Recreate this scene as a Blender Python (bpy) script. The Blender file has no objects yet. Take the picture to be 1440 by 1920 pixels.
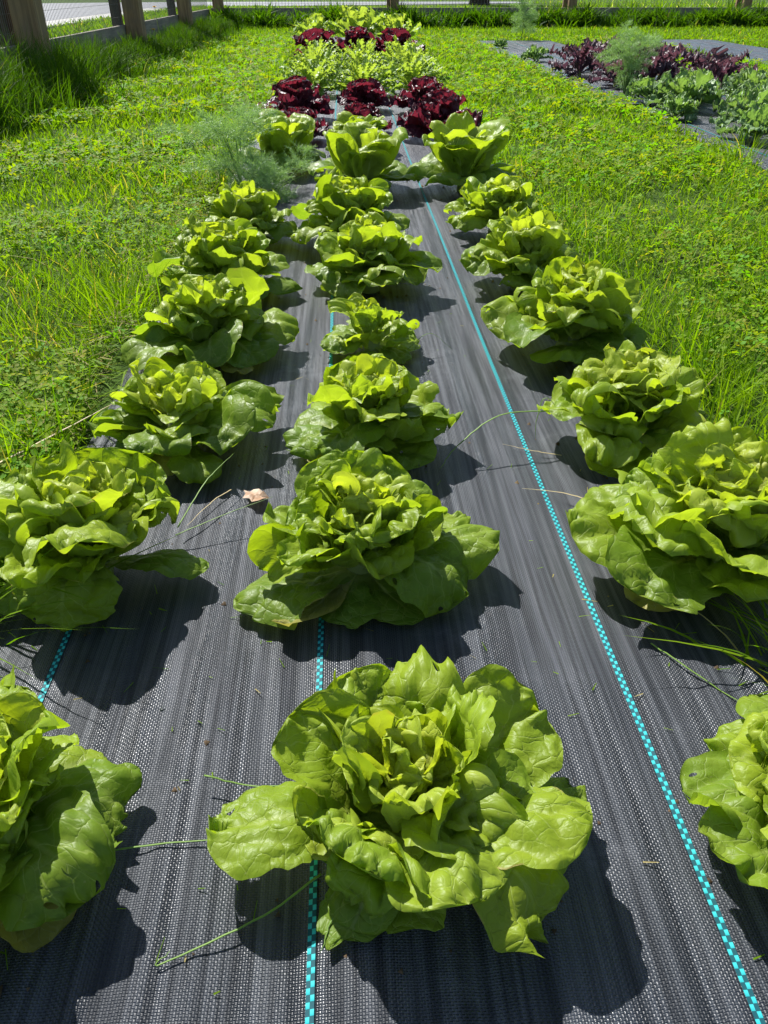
import bpy, math
import numpy as np

R = math.radians
scene = bpy.context.scene
col = scene.collection

# ------------------------------------------------------------------ camera, light
cam_d = bpy.data.cameras.new("camera")
cam_d.sensor_fit = 'VERTICAL'
cam_d.sensor_height = 36.0
cam_d.lens = 27.0
cam_d.clip_start = 0.02
cam_d.clip_end = 500.0
cam = bpy.data.objects.new("camera", cam_d)
cam.location = (0, 0, 0.55)
cam.rotation_euler = (R(90 - 34.51), 0, R(-2.72))
col.objects.link(cam)
scene.camera = cam

SUN = np.array([-0.44, 0.80, 1.02])
SUN = SUN / np.linalg.norm(SUN)
sun_el = math.asin(SUN[2])
sun_az = math.atan2(SUN[0], SUN[1])          # clockwise from +Y

world = bpy.data.worlds.new("World")
scene.world = world
world.use_nodes = True
wn = world.node_tree.nodes
sky = wn.new("ShaderNodeTexSky")
sky.sky_type = 'NISHITA'
sky.sun_disc = False
sky.sun_elevation = sun_el
sky.sun_rotation = sun_az
bg = wn["Background"]
bg.inputs[1].default_value = 0.085
world.node_tree.links.new(sky.outputs[0], bg.inputs[0])

sl = bpy.data.lights.new("sun", 'SUN')
sl.energy = 5.0
sl.angle = R(0.53)
sl.color = (1.0, 0.975, 0.935)
so = bpy.data.objects.new("sun", sl)
# sun lamp shines along its -Z: aim it from the sun to the origin
import mathutils
so.rotation_euler = mathutils.Vector(-SUN).to_track_quat('-Z', 'Y').to_euler()
so.location = (-3, 5, 8)
col.objects.link(so)

scene.view_settings.view_transform = 'Standard'
scene.view_settings.look = 'None'
scene.view_settings.exposure = 0.97
scene.view_settings.gamma = 1.0
scene.view_settings.use_curve_mapping = False
scene.render.engine = 'CYCLES'
scene.cycles.max_bounces = 6
scene.cycles.diffuse_bounces = 3
scene.cycles.glossy_bounces = 2
scene.cycles.transmission_bounces = 4
scene.cycles.use_adaptive_sampling = True
scene.cycles.adaptive_threshold = 0.02
scene.cycles.transparent_max_bounces = 6
scene.cycles.use_denoising = True

# ------------------------------------------------------------------ helpers
def tag(o, label=None, cat=None, group=None, kind=None):
    if label: o["label"] = label
    if cat: o["category"] = cat
    if group: o["group"] = group
    if kind: o["kind"] = kind
    return o

def empty(name, loc=(0, 0, 0), rz=0.0, sc=1.0):
    o = bpy.data.objects.new(name, None)
    o.empty_display_size = 0.05
    o.location = loc
    o.rotation_euler = (0, 0, rz)
    o.scale = (sc, sc, sc)
    col.objects.link(o)
    return o

def link_mesh(name, me, mat=None, parent=None):
    o = bpy.data.objects.new(name, me)
    if mat and not me.materials: me.materials.append(mat)
    col.objects.link(o)
    if parent: o.parent = parent
    return o

def np_mesh(name, verts, faces, smooth=False, colors=None, uv=None, attrs=None, uv2=None):
    """faces: (n,3) or (n,4) int array"""
    verts = np.asarray(verts, dtype=np.float32)
    faces = np.asarray(faces, dtype=np.int32)
    me = bpy.data.meshes.new(name)
    nf, k = faces.shape
    me.vertices.add(len(verts))
    me.vertices.foreach_set("co", verts.ravel())
    me.loops.add(nf * k)
    me.loops.foreach_set("vertex_index", faces.ravel())
    me.polygons.add(nf)
    me.polygons.foreach_set("loop_start", np.arange(0, nf * k, k, dtype=np.int32))
    me.polygons.foreach_set("loop_total", np.full(nf, k, dtype=np.int32))
    if smooth:
        me.polygons.foreach_set("use_smooth", np.ones(nf, dtype=bool))
    me.update(calc_edges=True)
    if uv is not None:
        l = me.uv_layers.new(name="UVMap")
        l.data.foreach_set("uv", np.asarray(uv, dtype=np.float32)[faces.ravel()].ravel())
    if uv2 is not None:
        l = me.uv_layers.new(name="flat")
        l.data.foreach_set("uv", np.asarray(uv2, dtype=np.float32)[faces.ravel()].ravel())
    if colors is not None:
        a = me.color_attributes.new("tint", 'FLOAT_COLOR', 'POINT')
        c = np.ones((len(verts), 4), dtype=np.float32); c[:, :3] = colors
        a.data.foreach_set("color", c.ravel())
    if attrs:
        for kk, vv in attrs.items():
            a = me.attributes.new(kk, 'FLOAT', 'POINT')
            a.data.foreach_set("value", np.asarray(vv, dtype=np.float32))
    return me

class MB:
    """collects boxes and tubes into one mesh"""
    def __init__(s): s.v = []; s.f = []; s.n = 0
    def add(s, v, f):
        s.v.append(np.asarray(v, float)); s.f += [[i + s.n for i in q] for q in f]; s.n += len(v)
    def box(s, x0, x1, y0, y1, z0, z1):
        v = [(x, y, z) for z in (z0, z1) for y in (y0, y1) for x in (x0, x1)]
        s.add(v, [(0, 2, 3, 1), (4, 5, 7, 6), (0, 1, 5, 4), (2, 6, 7, 3), (0, 4, 6, 2), (1, 3, 7, 5)])
    def tube(s, pts, rad, k=6, flat=1.0):
        pts = np.asarray(pts, float); n = len(pts)
        rad = np.broadcast_to(rad, (n,))
        T = np.gradient(pts, axis=0); T /= np.linalg.norm(T, axis=1)[:, None] + 1e-9
        a = np.array([0, 0, 1.0])
        if abs(T[:, 2]).mean() > .8: a = np.array([1.0, 0, 0])
        A = np.cross(T, a); A /= np.linalg.norm(A, axis=1)[:, None] + 1e-9
        B = np.cross(T, A)
        ang = np.linspace(0, 2 * math.pi, k, endpoint=False)
        v = pts[:, None, :] + rad[:, None, None] * (np.cos(ang)[None, :, None] * A[:, None, :] + flat * np.sin(ang)[None, :, None] * B[:, None, :])
        f = []
        for i in range(n - 1):
            for j in range(k):
                f.append((i * k + j, i * k + (j + 1) % k, (i + 1) * k + (j + 1) % k, (i + 1) * k + j))
        f.append(tuple(range(k))[::-1]); f.append(tuple((n - 1) * k + j for j in range(k)))
        s.add(v.reshape(-1, 3), f)
    def mesh(s, name, smooth=False):
        me = bpy.data.meshes.new(name)
        me.from_pydata([tuple(p) for p in np.concatenate(s.v)], [], s.f)
        if smooth: me.polygons.foreach_set("use_smooth", np.ones(len(me.polygons), dtype=bool))
        me.update()
        return me
    def build(s, name, mat, parent=None, smooth=False, bevel=0):
        o = link_mesh(name, s.mesh(name, smooth), mat, parent)
        if bevel:
            m = o.modifiers.new("bevel", 'BEVEL'); m.width = bevel; m.segments = 2
        return o

def wave_noise(rng, dims=2, n=10, f0=1.0, f1=3.0):
    k = rng.normal(size=(n, dims)); k /= np.linalg.norm(k, axis=1)[:, None]
    fr = rng.uniform(f0, f1, n); ph = rng.uniform(0, 6.28, n)
    def fn(*c):
        out = 0
        for i in range(n):
            a = ph[i]
            for d in range(dims): a = a + c[d] * k[i, d] * fr[i] * 6.28
            out = out + np.sin(a) / n ** .5
        return out
    return fn

def sstep(a, b, x):
    t = np.clip((x - a) / (b - a), 0, 1); return t * t * (3 - 2 * t)

# ------------------------------------------------------------------ node helper
class NT:
    def __init__(s, name):
        s.m = bpy.data.materials.new(name); s.m.use_nodes = True
        s.t = s.m.node_tree; s.t.nodes.clear()
        s.out = s.t.nodes.new("ShaderNodeOutputMaterial")
    def n(s, typ, **kw):
        nd = s.t.nodes.new("ShaderNode" + typ)
        for k, v in kw.items(): setattr(nd, k, v)
        return nd
    def l(s, a, b):
        if hasattr(a, "outputs"): a = a.outputs[0]
        s.t.links.new(a, b)
    def setin(s, sock, v):
        if isinstance(v, (int, float)): sock.default_value = v
        elif isinstance(v, (tuple, list)):
            sock.default_value = tuple(v) + ((1.0,) if len(v) == 3 and sock.type == 'RGBA' else ())
        else: s.l(v, sock)
    def math(s, op, a, b=0.0, c=None, clamp=False):
        nd = s.n("Math", operation=op, use_clamp=clamp)
        s.setin(nd.inputs[0], a); s.setin(nd.inputs[1], b)
        if c is not None: s.setin(nd.inputs[2], c)
        return nd.outputs[0]
    def mix(s, f, a, b, blend='MIX'):
        nd = s.n("Mix", data_type='RGBA', blend_type=blend)
        s.setin(nd.inputs[0], f); s.setin(nd.inputs[6], a); s.setin(nd.inputs[7], b)
        return nd.outputs[2]
    def ramp(s, x, a, b, c=0.0, d=1.0):
        nd = s.n("MapRange", interpolation_type='SMOOTHSTEP')
        s.setin(nd.inputs[0], x); s.setin(nd.inputs[1], a); s.setin(nd.inputs[2], b); s.setin(nd.inputs[3], c); s.setin(nd.inputs[4], d)
        return nd.outputs[0]
    def noise(s, vec, scale, detail=3, rough=.55, dist=0.0):
        nd = s.n("TexNoise"); nd.inputs["Scale"].default_value = scale
        nd.inputs["Detail"].default_value = detail; nd.inputs["Roughness"].default_value = rough
        nd.inputs["Distortion"].default_value = dist
        if vec is not None: s.l(vec, nd.inputs["Vector"])
        return nd.outputs[0]
    def bump(s, h, dist=.001, strength=1.0, normal=None):
        nd = s.n("Bump"); nd.inputs["Distance"].default_value = dist; nd.inputs["Strength"].default_value = strength
        s.l(h, nd.inputs["Height"])
        if normal is not None: s.l(normal, nd.inputs["Normal"])
        return nd.outputs[0]
    def principled(s, color, rough=.5, spec=.5, normal=None, sheen=None):
        nd = s.n("BsdfPrincipled")
        s.setin(nd.inputs["Base Color"], color); s.setin(nd.inputs["Roughness"], rough)
        s.setin(nd.inputs["Specular IOR Level"], spec)
        if normal is not None: s.l(normal, nd.inputs["Normal"])
        return nd
    def finish(s, sh):
        s.l(sh, s.out.inputs["Surface"]); return s.m

def leaf_surface(T, color, tcolor, rough, spec, normal, trans):
    p = T.principled(color, rough, spec, normal)
    t = T.n("BsdfTranslucent"); T.setin(t.inputs[0], tcolor)
    if normal is not None: T.l(normal, t.inputs["Normal"])
    mx = T.n("MixShader"); T.setin(mx.inputs[0], trans)
    T.l(p, mx.inputs[1]); T.l(t, mx.inputs[2])
    return mx

# ------------------------------------------------------------------ materials
def mat_lettuce(name, dark, mid, heart, rib, tr_gain, rough=.43, trans=.42, holes=True, blister=.0012):
    T = NT(name)
    uv = T.n("UVMap").outputs[0]
    sep = T.n("SeparateXYZ"); T.l(uv, sep.inputs[0])
    t = T.math('ABSOLUTE', T.math('SUBTRACT', sep.outputs[0], .5)); s = sep.outputs[1]      # t 0..0.5
    oi = T.n("ObjectInfo")
    oc = T.n("SeparateColor"); T.l(oi.outputs["Color"], oc.inputs[0])
    tone, rnd, hole = oc.outputs[0], oc.outputs[1], oc.outputs[2]
    c = T.mix(T.ramp(tone, 0, .5), dark, mid)
    c = T.mix(T.ramp(tone, .45, 1), c, heart)
    obj = T.n("TexCoord").outputs["Object"]
    c = T.mix(T.math('MULTIPLY', T.ramp(T.noise(obj, 30, 2), .35, .7), .35), c, T.mix(.5, c, heart))
    c = T.mix(T.math('MULTIPLY', rnd, .3), c, T.mix(1.0, c, (1.25, 1.0, .7), 'MULTIPLY'))
    # veins: the puckering's creases and the branching side ribs
    flu = T.n("UVMap"); flu.uv_map = "flat"
    wob = T.n("TexNoise", noise_dimensions='2D'); wob.inputs["Scale"].default_value = 60; T.l(flu.outputs[0], wob.inputs["Vector"])
    ad = T.n("VectorMath", operation='MULTIPLY_ADD'); T.l(wob.outputs["Color"], ad.inputs[0]); ad.inputs[1].default_value = (.010, .010, 0); T.l(flu.outputs[0], ad.inputs[2])
    fl = ad.outputs[0]
    v1 = T.n("TexVoronoi", feature='DISTANCE_TO_EDGE', voronoi_dimensions='2D'); v1.inputs["Scale"].default_value = 52; T.l(fl, v1.inputs["Vector"])
    v2 = T.n("TexVoronoi", feature='DISTANCE_TO_EDGE', voronoi_dimensions='2D'); v2.inputs["Scale"].default_value = 190; T.l(fl, v2.inputs["Vector"])
    big = T.math('POWER', T.math('MINIMUM', T.math('MULTIPLY', v1.outputs["Distance"], 2.2), 1.0), .55)
    sml = T.math('POWER', T.math('MINIMUM', T.math('MULTIPLY', v2.outputs["Distance"], 2.2), 1.0), .6)
    crk = T.math('ADD', T.math('MULTIPLY', big, T.ramp(T.noise(flu.outputs[0], 22, 2), .35, .62, .25, 1.15)), T.math('MULTIPLY', sml, .14))
    at = T.n("Attribute"); at.attribute_name = "crease"
    vein = T.math('MAXIMUM', T.math('MULTIPLY', T.ramp(at.outputs["Fac"], .10, .0), .25), T.math('MULTIPLY', T.ramp(v1.outputs["Distance"], .05, .0), .30))
    side = T.math('SUBTRACT', T.math('MULTIPLY', s, 7.0), T.math('MULTIPLY', T.math('POWER', t, .8), 4.6))
    side = T.math('ADD', side, T.math('MULTIPLY', T.noise(uv, 4, 2), 1.4))
    fr = T.math('ABSOLUTE', T.math('SUBTRACT', T.math('FRACT', side), .5))
    sv = T.math('MULTIPLY', T.ramp(fr, .055, .01), T.math('MULTIPLY', T.ramp(t, .46, .1), .75))
    vein = T.math('MAXIMUM', vein, sv)
    c = T.mix(vein, c, T.mix(.5, c, rib))
    midrib = T.math('MULTIPLY', T.ramp(T.math('MULTIPLY', t, T.math('ADD', .5, s)), .035, .006), T.ramp(s, 1.0, .25))
    base = T.ramp(s, .34, .04)
    c = T.mix(T.math('MAXIMUM', T.math('MULTIPLY', midrib, .95), T.math('MULTIPLY', base, .75)), c, rib)
    rim = T.math('MAXIMUM', T.math('MULTIPLY', t, 2.0), T.math('MULTIPLY', T.math('SUBTRACT', s, .6), 2.5))
    brown = T.math('MULTIPLY', T.ramp(rim, .95, 1.0), T.math('MULTIPLY', T.ramp(T.noise(obj, 22, 2), .56, .66), T.ramp(rnd, .4, .8)))
    c = T.mix(T.math('MULTIPLY', brown, .7), c, (.36, .26, .10))
    spot = T.math('MULTIPLY', T.ramp(T.noise(obj, 240, 1), .72, .76), .5)
    c = T.mix(spot, c, T.mix(.6, c, (.34, .33, .16)))
    geo = T.n("NewGeometry")
    c = T.mix(T.math('MULTIPLY', geo.outputs["Backfacing"], .45), c, T.mix(1.0, T.mix(.25, c, rib), (1.0, 1.02, 1.1), 'MULTIPLY'))
    tc = T.mix(1.0, c, tr_gain, 'MULTIPLY')
    nrm = T.bump(T.math('SUBTRACT', T.math('ADD', crk, T.math('MULTIPLY', T.noise(fl, 420, 2), .10)), T.math('MULTIPLY', vein, .25)), blister, .9)
    r = T.math('ADD', rough, T.math('MULTIPLY', geo.outputs["Backfacing"], .22))
    sh = leaf_surface(T, c, tc, r, .26, nrm, trans)
    if holes:
        # a few slug holes, only in the leaves flagged for them
        vo = T.n("TexVoronoi", voronoi_dimensions='2D'); vo.inputs["Scale"].default_value = 2.6; T.l(uv, vo.inputs["Vector"])
        d = T.math('ADD', vo.outputs["Distance"], T.math('MULTIPLY', T.noise(uv, 14, 2), .06))
        hm = T.math('MULTIPLY', T.math('LESS_THAN', d, .105), T.math('GREATER_THAN', hole, .5))
        hm = T.math('MULTIPLY', hm, T.math('GREATER_THAN', s, .35))
        tr = T.n("BsdfTransparent")
        mx = T.n("MixShader"); T.l(hm, mx.inputs[0]); T.l(sh, mx.inputs[1]); T.l(tr, mx.inputs[2]); sh = mx
    return T.finish(sh)

M = {}
M['lettuce'] = mat_lettuce("lettuce_leaf", (.112, .200, .016), (.210, .305, .018), (.330, .400, .052), (.40, .47, .14), (1.7, 1.72, .40), holes=False)
M['lettuce_holed'] = mat_lettuce("lettuce_leaf_with_holes", (.112, .200, .016), (.210, .305, .018), (.330, .400, .052), (.40, .47, .14), (1.7, 1.72, .40), holes=True)
M['lettuce_old'] = mat_lettuce("yellowed_lettuce_leaf", (.22, .22, .05), (.29, .29, .07), (.34, .34, .11), (.46, .44, .24), (1.3, 1.2, .6), holes=False)
M['red'] = mat_lettuce("red_lettuce_leaf", (.038, .018, .030), (.066, .015, .028), (.110, .022, .034), (.20, .07, .07), (2.2, .8, 1.0), rough=.36, trans=.36, holes=False)
M['frisee'] = mat_lettuce("mizuna_leaf", (.11, .22, .035), (.18, .30, .05), (.27, .38, .075), (.45, .52, .22), (1.7, 1.6, .5), trans=.42, holes=False)
M['kale'] = mat_lettuce("kale_leaf", (.10, .18, .09), (.15, .25, .11), (.21, .32, .10), (.34, .40, .22), (1.3, 1.5, .5), rough=.45, trans=.32, holes=False)
M['purple'] = mat_lettuce("purple_kale_leaf", (.050, .045, .055), (.085, .055, .075), (.12, .085, .09), (.20, .12, .15), (1.5, .9, 1.0), rough=.42, trans=.3, holes=False)

def mat_grass(name, rough=.6, trans=.45, gain=(1.75, 1.8, .30)):
    T = NT(name)
    at = T.n("Attribute"); at.attribute_name = "tint"
    c = at.outputs["Color"]
    return T.finish(leaf_surface(T, c, T.mix(1.0, c, gain, 'MULTIPLY'), rough, .10, None, trans))
M['grass'] = mat_grass("grass_blades")

def mat_plain(name, color, rough=.6, spec=.3):
    T = NT(name); return T.finish(T.principled(color, rough, spec))

def mat_stem(name, c0, c1):
    T = NT(name); obj = T.n("TexCoord").outputs["Object"]
    c = T.mix(T.noise(obj, 40, 2), c0, c1)
    return T.finish(leaf_surface(T, c, T.mix(1.0, c, (1.4, 1.5, .5), 'MULTIPLY'), .5, .3, None, .25))
M['dill'] = mat_stem("dill_frond", (.20, .33, .14), (.31, .44, .20))
M['dillstem'] = mat_stem("dill_stem", (.13, .22, .05), (.20, .28, .08))
M['stem'] = mat_stem("plant_stem", (.22, .28, .09), (.30, .34, .14))
M['straw'] = mat_stem("dry_straw", (.42, .33, .17), (.55, .45, .26))
M['gblade'] = mat_stem("loose_grass", (.10, .20, .03), (.19, .30, .05))

def mat_fabric():
    T = NT("woven_ground_fabric")
    obj = T.n("TexCoord").outputs["Object"]
    mp = T.n("Mapping"); T.l(obj, mp.inputs[0])
    # slight waviness of the tapes
    wob = T.n("TexNoise"); wob.inputs["Scale"].default_value = 30; T.l(obj, wob.inputs["Vector"])
    ad = T.n("VectorMath", operation='MULTIPLY_ADD'); T.l(wob.outputs["Color"], ad.inputs[0]); ad.inputs[1].default_value = (.0016, .0016, 0); T.l(mp.outputs[0], ad.inputs[2])
    sp = T.n("SeparateXYZ"); T.l(ad.outputs[0], sp.inputs[0])
    P = .0020
    u = T.math('DIVIDE', sp.outputs[0], P); v = T.math('DIVIDE', sp.outputs[1], P * .92)
    iu = T.math('FLOOR', u); iv = T.math('FLOOR', v)
    fu = T.math('SUBTRACT', T.math('FRACT', T.math('ADD', u, 1000.0)), .5); fv = T.math('SUBTRACT', T.math('FRACT', T.math('ADD', v, 1000.0)), .5)
    par = T.math('MODULO', T.math('ADD', T.math('ADD', iu, iv), 4000.0), 2.0)
    par = T.math('GREATER_THAN', par, .5)
    def dome(a, b):
        q = T.math('POWER', T.math('MULTIPLY', T.math('ABSOLUTE', a), 2.0), 2.0)
        e = T.math('POWER', T.math('MULTIPLY', T.math('ABSOLUTE', b), 2.0), 6.0)
        return T.math('MULTIPLY', T.math('SUBTRACT', 1.0, q), T.math('SUBTRACT', 1.0, T.math('MULTIPLY', e, .55)))
    warp = dome(fv, fu); weft = T.math('MULTIPLY', dome(fu, fv), .6)
    h = T.math('ADD', T.math('MULTIPLY', par, warp), T.math('MULTIPLY', T.math('SUBTRACT', 1.0, par), weft))
    h = T.math('ADD', h, T.math('MULTIPLY', T.noise(obj, 700, 2), .5))
    nrm = T.bump(h, .00058, 1.0)
    # tape to tape differences, dust
    st = T.n("Mapping"); T.l(obj, st.inputs[0]); st.inputs["Scale"].default_value = (150, 3, 1)
    streak = T.noise(st.outputs[0], 1.0, 3, .6)
    st2 = T.n("Mapping"); T.l(obj, st2.inputs[0]); st2.inputs["Scale"].default_value = (26, 1.1, 1)
    streak2 = T.noise(st2.outputs[0], 1.0, 3, .6)
    dust = T.math('MULTIPLY', T.ramp(T.noise(obj, 9, 5, .6), .5, .78), T.ramp(T.noise(obj, 60, 4, .7), .3, .75))
    c = T.mix(T.ramp(streak, .3, .75), (.009, .0115, .016), (.036, .042, .053))
    c = T.mix(T.math('MULTIPLY', dust, .5), c, (.17, .18, .20))
    r = T.math('ADD', .30, T.math('MULTIPLY', T.ramp(streak2, .38, .62), .28))
    p = T.principled(c, r, T.math('ADD', .32, T.math('MULTIPLY', T.ramp(streak, .35, .7), .35)), nrm)
    return T.finish(p)
M['fabric'] = mat_fabric()

def mat_stripe():
    T = NT("turquoise_tape")
    obj = T.n("TexCoord").outputs["UV"]
    sp = T.n("SeparateXYZ"); T.l(obj, sp.inputs[0])
    # uv: u 0..1 across (two tapes), v in tape lengths
    iu = T.math('FLOOR', T.math('MULTIPLY', sp.outputs[0], 2.0)); iv = T.math('FLOOR', sp.outputs[1])
    par = T.math('GREATER_THAN', T.math('MODULO', T.math('ADD', iu, iv), 2.0), .5)
    fv = T.math('SUBTRACT', T.math('FRACT', sp.outputs[1]), .5)
    fu = T.math('SUBTRACT', T.math('FRACT', T.math('MULTIPLY', sp.outputs[0], 2.0)), .5)
    edge = T.math('MAXIMUM', T.math('ABSOLUTE', fv), T.math('ABSOLUTE', fu))
    m = T.math('MULTIPLY', par, T.ramp(edge, .49, .42))
    oc = T.n("TexCoord").outputs["Object"]
    c = T.mix(m, (.006, .060, .075), T.mix(T.noise(oc, 25, 3), (.014, .29, .31), (.04, .40, .41)))
    h = T.math('MULTIPLY', par, T.math('SUBTRACT', 1.0, T.math('POWER', T.math('MULTIPLY', T.math('ABSOLUTE', fv), 2.0), 2.0)))
    return T.finish(T.principled(c, .6, .15, T.bump(h, .0003, 1.0)))
M['stripe'] = mat_stripe()

def mat_ground():
    T = NT("lawn_soil")
    obj = T.n("TexCoord").outputs["Object"]
    a = T.noise(obj, 60, 5, .7); b = T.noise(obj, 1.7, 4, .6); d = T.noise(obj, 11, 4, .6)
    c = T.mix(T.ramp(a, .3, .7), (.022, .045, .005), (.06, .11, .010))
    c = T.mix(T.math('MULTIPLY', T.ramp(b, .55, .75), T.ramp(d, .4, .6)), c, (.09, .085, .03))
    return T.finish(T.principled(c, .9, .1, T.bump(a, .02, .8)))
M['ground'] = mat_ground()

def mat_wood(name, c0, c1, vert=True):
    T = NT(name)
    obj = T.n("TexCoord").outputs["Object"]
    mp = T.n("Mapping"); T.l(obj, mp.inputs[0])
    mp.inputs["Scale"].default_value = (40, 40, 2.2) if vert else (40, 2.2, 40)
    g = T.noise(mp.outputs[0], 1, 5, .65, .6)
    k = T.noise(obj, 3.5, 3)
    c = T.mix(T.ramp(g, .3, .72), c0, c1)
    c = T.mix(T.math('MULTIPLY', T.ramp(k, .5, .7), .4), c, (.10, .095, .08))
    return T.finish(T.principled(c, .8, .2, T.bump(g, .004, .7)))
M['post'] = mat_wood("post_wood", (.16, .105, .05), (.32, .22, .11))
M['dpost'] = mat_wood("dark_post_wood", (.05, .036, .022), (.11, .075, .045))
M['board'] = mat_wood("weathered_board", (.16, .14, .11), (.30, .26, .20), False)
M['boardx'] = M['board']
M['wire'] = mat_plain("fence_wire", (.10, .10, .10), .45, .5)

def mat_road():
    T = NT("asphalt")
    obj = T.n("TexCoord").outputs["Object"]
    c = T.mix(T.noise(obj, 90, 3, .7), (.10, .105, .115), (.21, .215, .225))
    c = T.mix(T.ramp(T.noise(obj, .5, 4), .4, .7), c, T.mix(.35, c, (.2, .2, .2)))
    return T.finish(T.principled(c, .75, .3, T.bump(T.noise(obj, 160, 2), .006, .6)))
M['road'] = mat_road()
def mat_concrete():
    T = NT("pale_concrete"); obj = T.n("TexCoord").outputs["Object"]
    return T.finish(T.principled(T.mix(T.noise(obj, 8, 5, .7), (.33, .32, .29), (.52, .50, .46)), .85, .2))
M['kerb'] = mat_concrete()
def mat_bark():
    T = NT("bark"); obj = T.n("TexCoord").outputs["Object"]
    mp = T.n("Mapping"); T.l(obj, mp.inputs[0]); mp.inputs["Scale"].default_value = (9, 9, 1.6)
    g = T.noise(mp.outputs[0], 1, 5, .7, 1.0)
    return T.finish(T.principled(T.mix(g, (.03, .022, .015), (.10, .08, .06)), .9, .1, T.bump(g, .05, .8)))
M['bark'] = mat_bark()
def mat_dryleaf():
    T = NT("dry_leaf"); obj = T.n("TexCoord").outputs["Object"]
    c = T.mix(T.ramp(T.noise(obj, 45, 4, .6), .35, .7), (.34, .19, .10), (.62, .50, .38))
    return T.finish(leaf_surface(T, c, c, .6, .3, T.bump(T.noise(obj, 120, 3), .002, .7), .25))
M['dryleaf'] = mat_dryleaf()
M['yellow'] = mat_plain("dandelion_yellow", (.75, .50, .02), .6)

# ------------------------------------------------------------------ ground, road
BED1 = (-.39, .53, -.30, 11.0)
BED2 = (1.50, 2.42, 1.2, 10.3)
BED3 = (3.42, 4.34, 4.5, 10.4)

gm = MB(); gm.add([(-150, -60, 0), (150, -60, 0), (150, 190, 0), (-150, 190, 0)], [(0, 1, 2, 3)])
tag(gm.build("ground", M['ground']), kind="structure")

def sheet(name, pts, z, mat):
    b = MB(); b.add([(x, y, z) for x, y in pts], [tuple(range(len(pts)))]); return tag(b.build(name, mat), kind="structure")
# road: runs left of the garden and turns right behind it
arc = lambda cx, cy, r, a0, a1, n=14: [(cx + r * math.cos(R(a)), cy + r * math.sin(R(a))) for a in np.linspace(a0, a1, n)]
outer = [(-13.5, -30), (-13.5, 24)] + arc(-3.5, 24, 10, 180, 90) + [(6.5, 34), (6.5, 31.2)]
inner = [(3.0, 29.6), (-1.5, 27.6)] + arc(-2.2, 24, 3.0, 105, 180, 8) + [(-5.0, -30)]
sheet("road", outer + inner, .012, M['road'])
kb = MB()
kb.box(-5.0, -4.35, -30, 24.0, -.05, .03)
tag(kb.build("kerb", M['kerb'], bevel=.01), kind="structure")

# ------------------------------------------------------------------ woven fabric beds
def fabric_height(x, y, seed):
    rng = np.random.default_rng(seed)
    w1 = wave_noise(rng, 2, 12, .6, 1.6); w2 = wave_noise(rng, 2, 12, 1.0, 3.0); w3 = wave_noise(rng, 2, 10, .4, .9)
    # folds run along the bed
    h = .0024 * w1(x * 6, y * .30) + .0012 * w2(x * 15, y * .40) + .004 * w3(x * 1.2, y * .5)
    sharp = np.maximum(0, w2(x * 9 + 3, y * .35)) ** 2
    fade = 1 / (1 + np.maximum(0, y - .45) * 4.0)
    return .014 + (h + .0016 * sharp) * fade

def fabric(name, bed, seed, stripes, label, nx, ny, power=1.0):
    x0, x1, y0, y1 = bed
    rng = np.random.default_rng(seed + 50)
    root = empty(name, ((x0 + x1) / 2, y0, 0))
    xs = np.linspace(x0, x1, nx); ys = y0 + (y1 - y0) * np.linspace(0, 1, ny) ** power
    X, Y = np.meshgrid(xs, ys)
    Z = fabric_height(X, Y, seed)
    ed = np.minimum(np.minimum(X - x0, x1 - X), np.minimum(Y - y0, y1 - Y))
    Z = np.where(ed < .02, .002 + (Z - .002) * np.clip(ed / .02, 0, 1), Z)
    en = wave_noise(rng, 1, 6, .2, .9)
    Xs = X + .012 * en(Y) * np.sign(X - (x0 + x1) / 2) * (abs(X - (x0 + x1) / 2) > (x1 - x0) * .46)
    v = np.stack([Xs - (x0 + x1) / 2, Y - y0, Z], -1).reshape(-1, 3)
    idx = np.arange(nx * ny).reshape(ny, nx)
    f = np.stack([idx[:-1, :-1], idx[:-1, 1:], idx[1:, 1:], idx[1:, :-1]], -1).reshape(-1, 4)
    me = np_mesh("cloth", v, f, smooth=True)
    link_mesh("cloth", me, M['fabric'], root)
    for sx, wv in stripes:
        n = int((y1 - y0) / .012)
        yy = y0 + (y1 - y0) * np.linspace(0, 1, n) ** power
        nn = wave_noise(np.random.default_rng(int(abs(sx) * 1000) + 7), 1, 5, .15, .6)
        cx = sx + wv * nn(yy)
        W = .0058
        cols = []
        for k in range(3):
            xk = cx + W * (k / 2 - .5)
            cols.append(np.stack([xk - (x0 + x1) / 2, yy - y0, fabric_height(xk, yy, seed) + .0012], -1))
        vv = np.stack(cols, 1).reshape(-1, 3)
        uv = np.stack([np.tile([0, .5, 1.0], n), np.repeat((yy - y0) / .0042, 3)], -1)
        ii = np.arange(n * 3).reshape(n, 3)
        ff = np.stack([ii[:-1, :-1], ii[:-1, 1:], ii[1:, 1:], ii[1:, :-1]], -1).reshape(-1, 4)
        link_mesh("stripe", np_mesh("stripe", vv, ff, smooth=True, uv=uv), M['stripe'], root)
    return tag(root, label, "ground fabric", "black fabric beds")

fabric("landscape_fabric", BED1, 11, [(-.288, .0015), (-.035, .0018), (.242, .002)],
       "long black woven ground fabric with turquoise stripes under the lettuces", 170, 640, 1.6)
fabric("landscape_fabric", BED2, 21, [(1.60, .004), (1.90, .004), (2.2, .004)],
       "black ground fabric under the kale in the bed to the right", 60, 200)
fabric("landscape_fabric", BED3, 31, [(3.6, .004), (3.9, .004), (4.2, .004)],
       "bare dark ground fabric at the far right beyond the kale", 60, 120)

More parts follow.
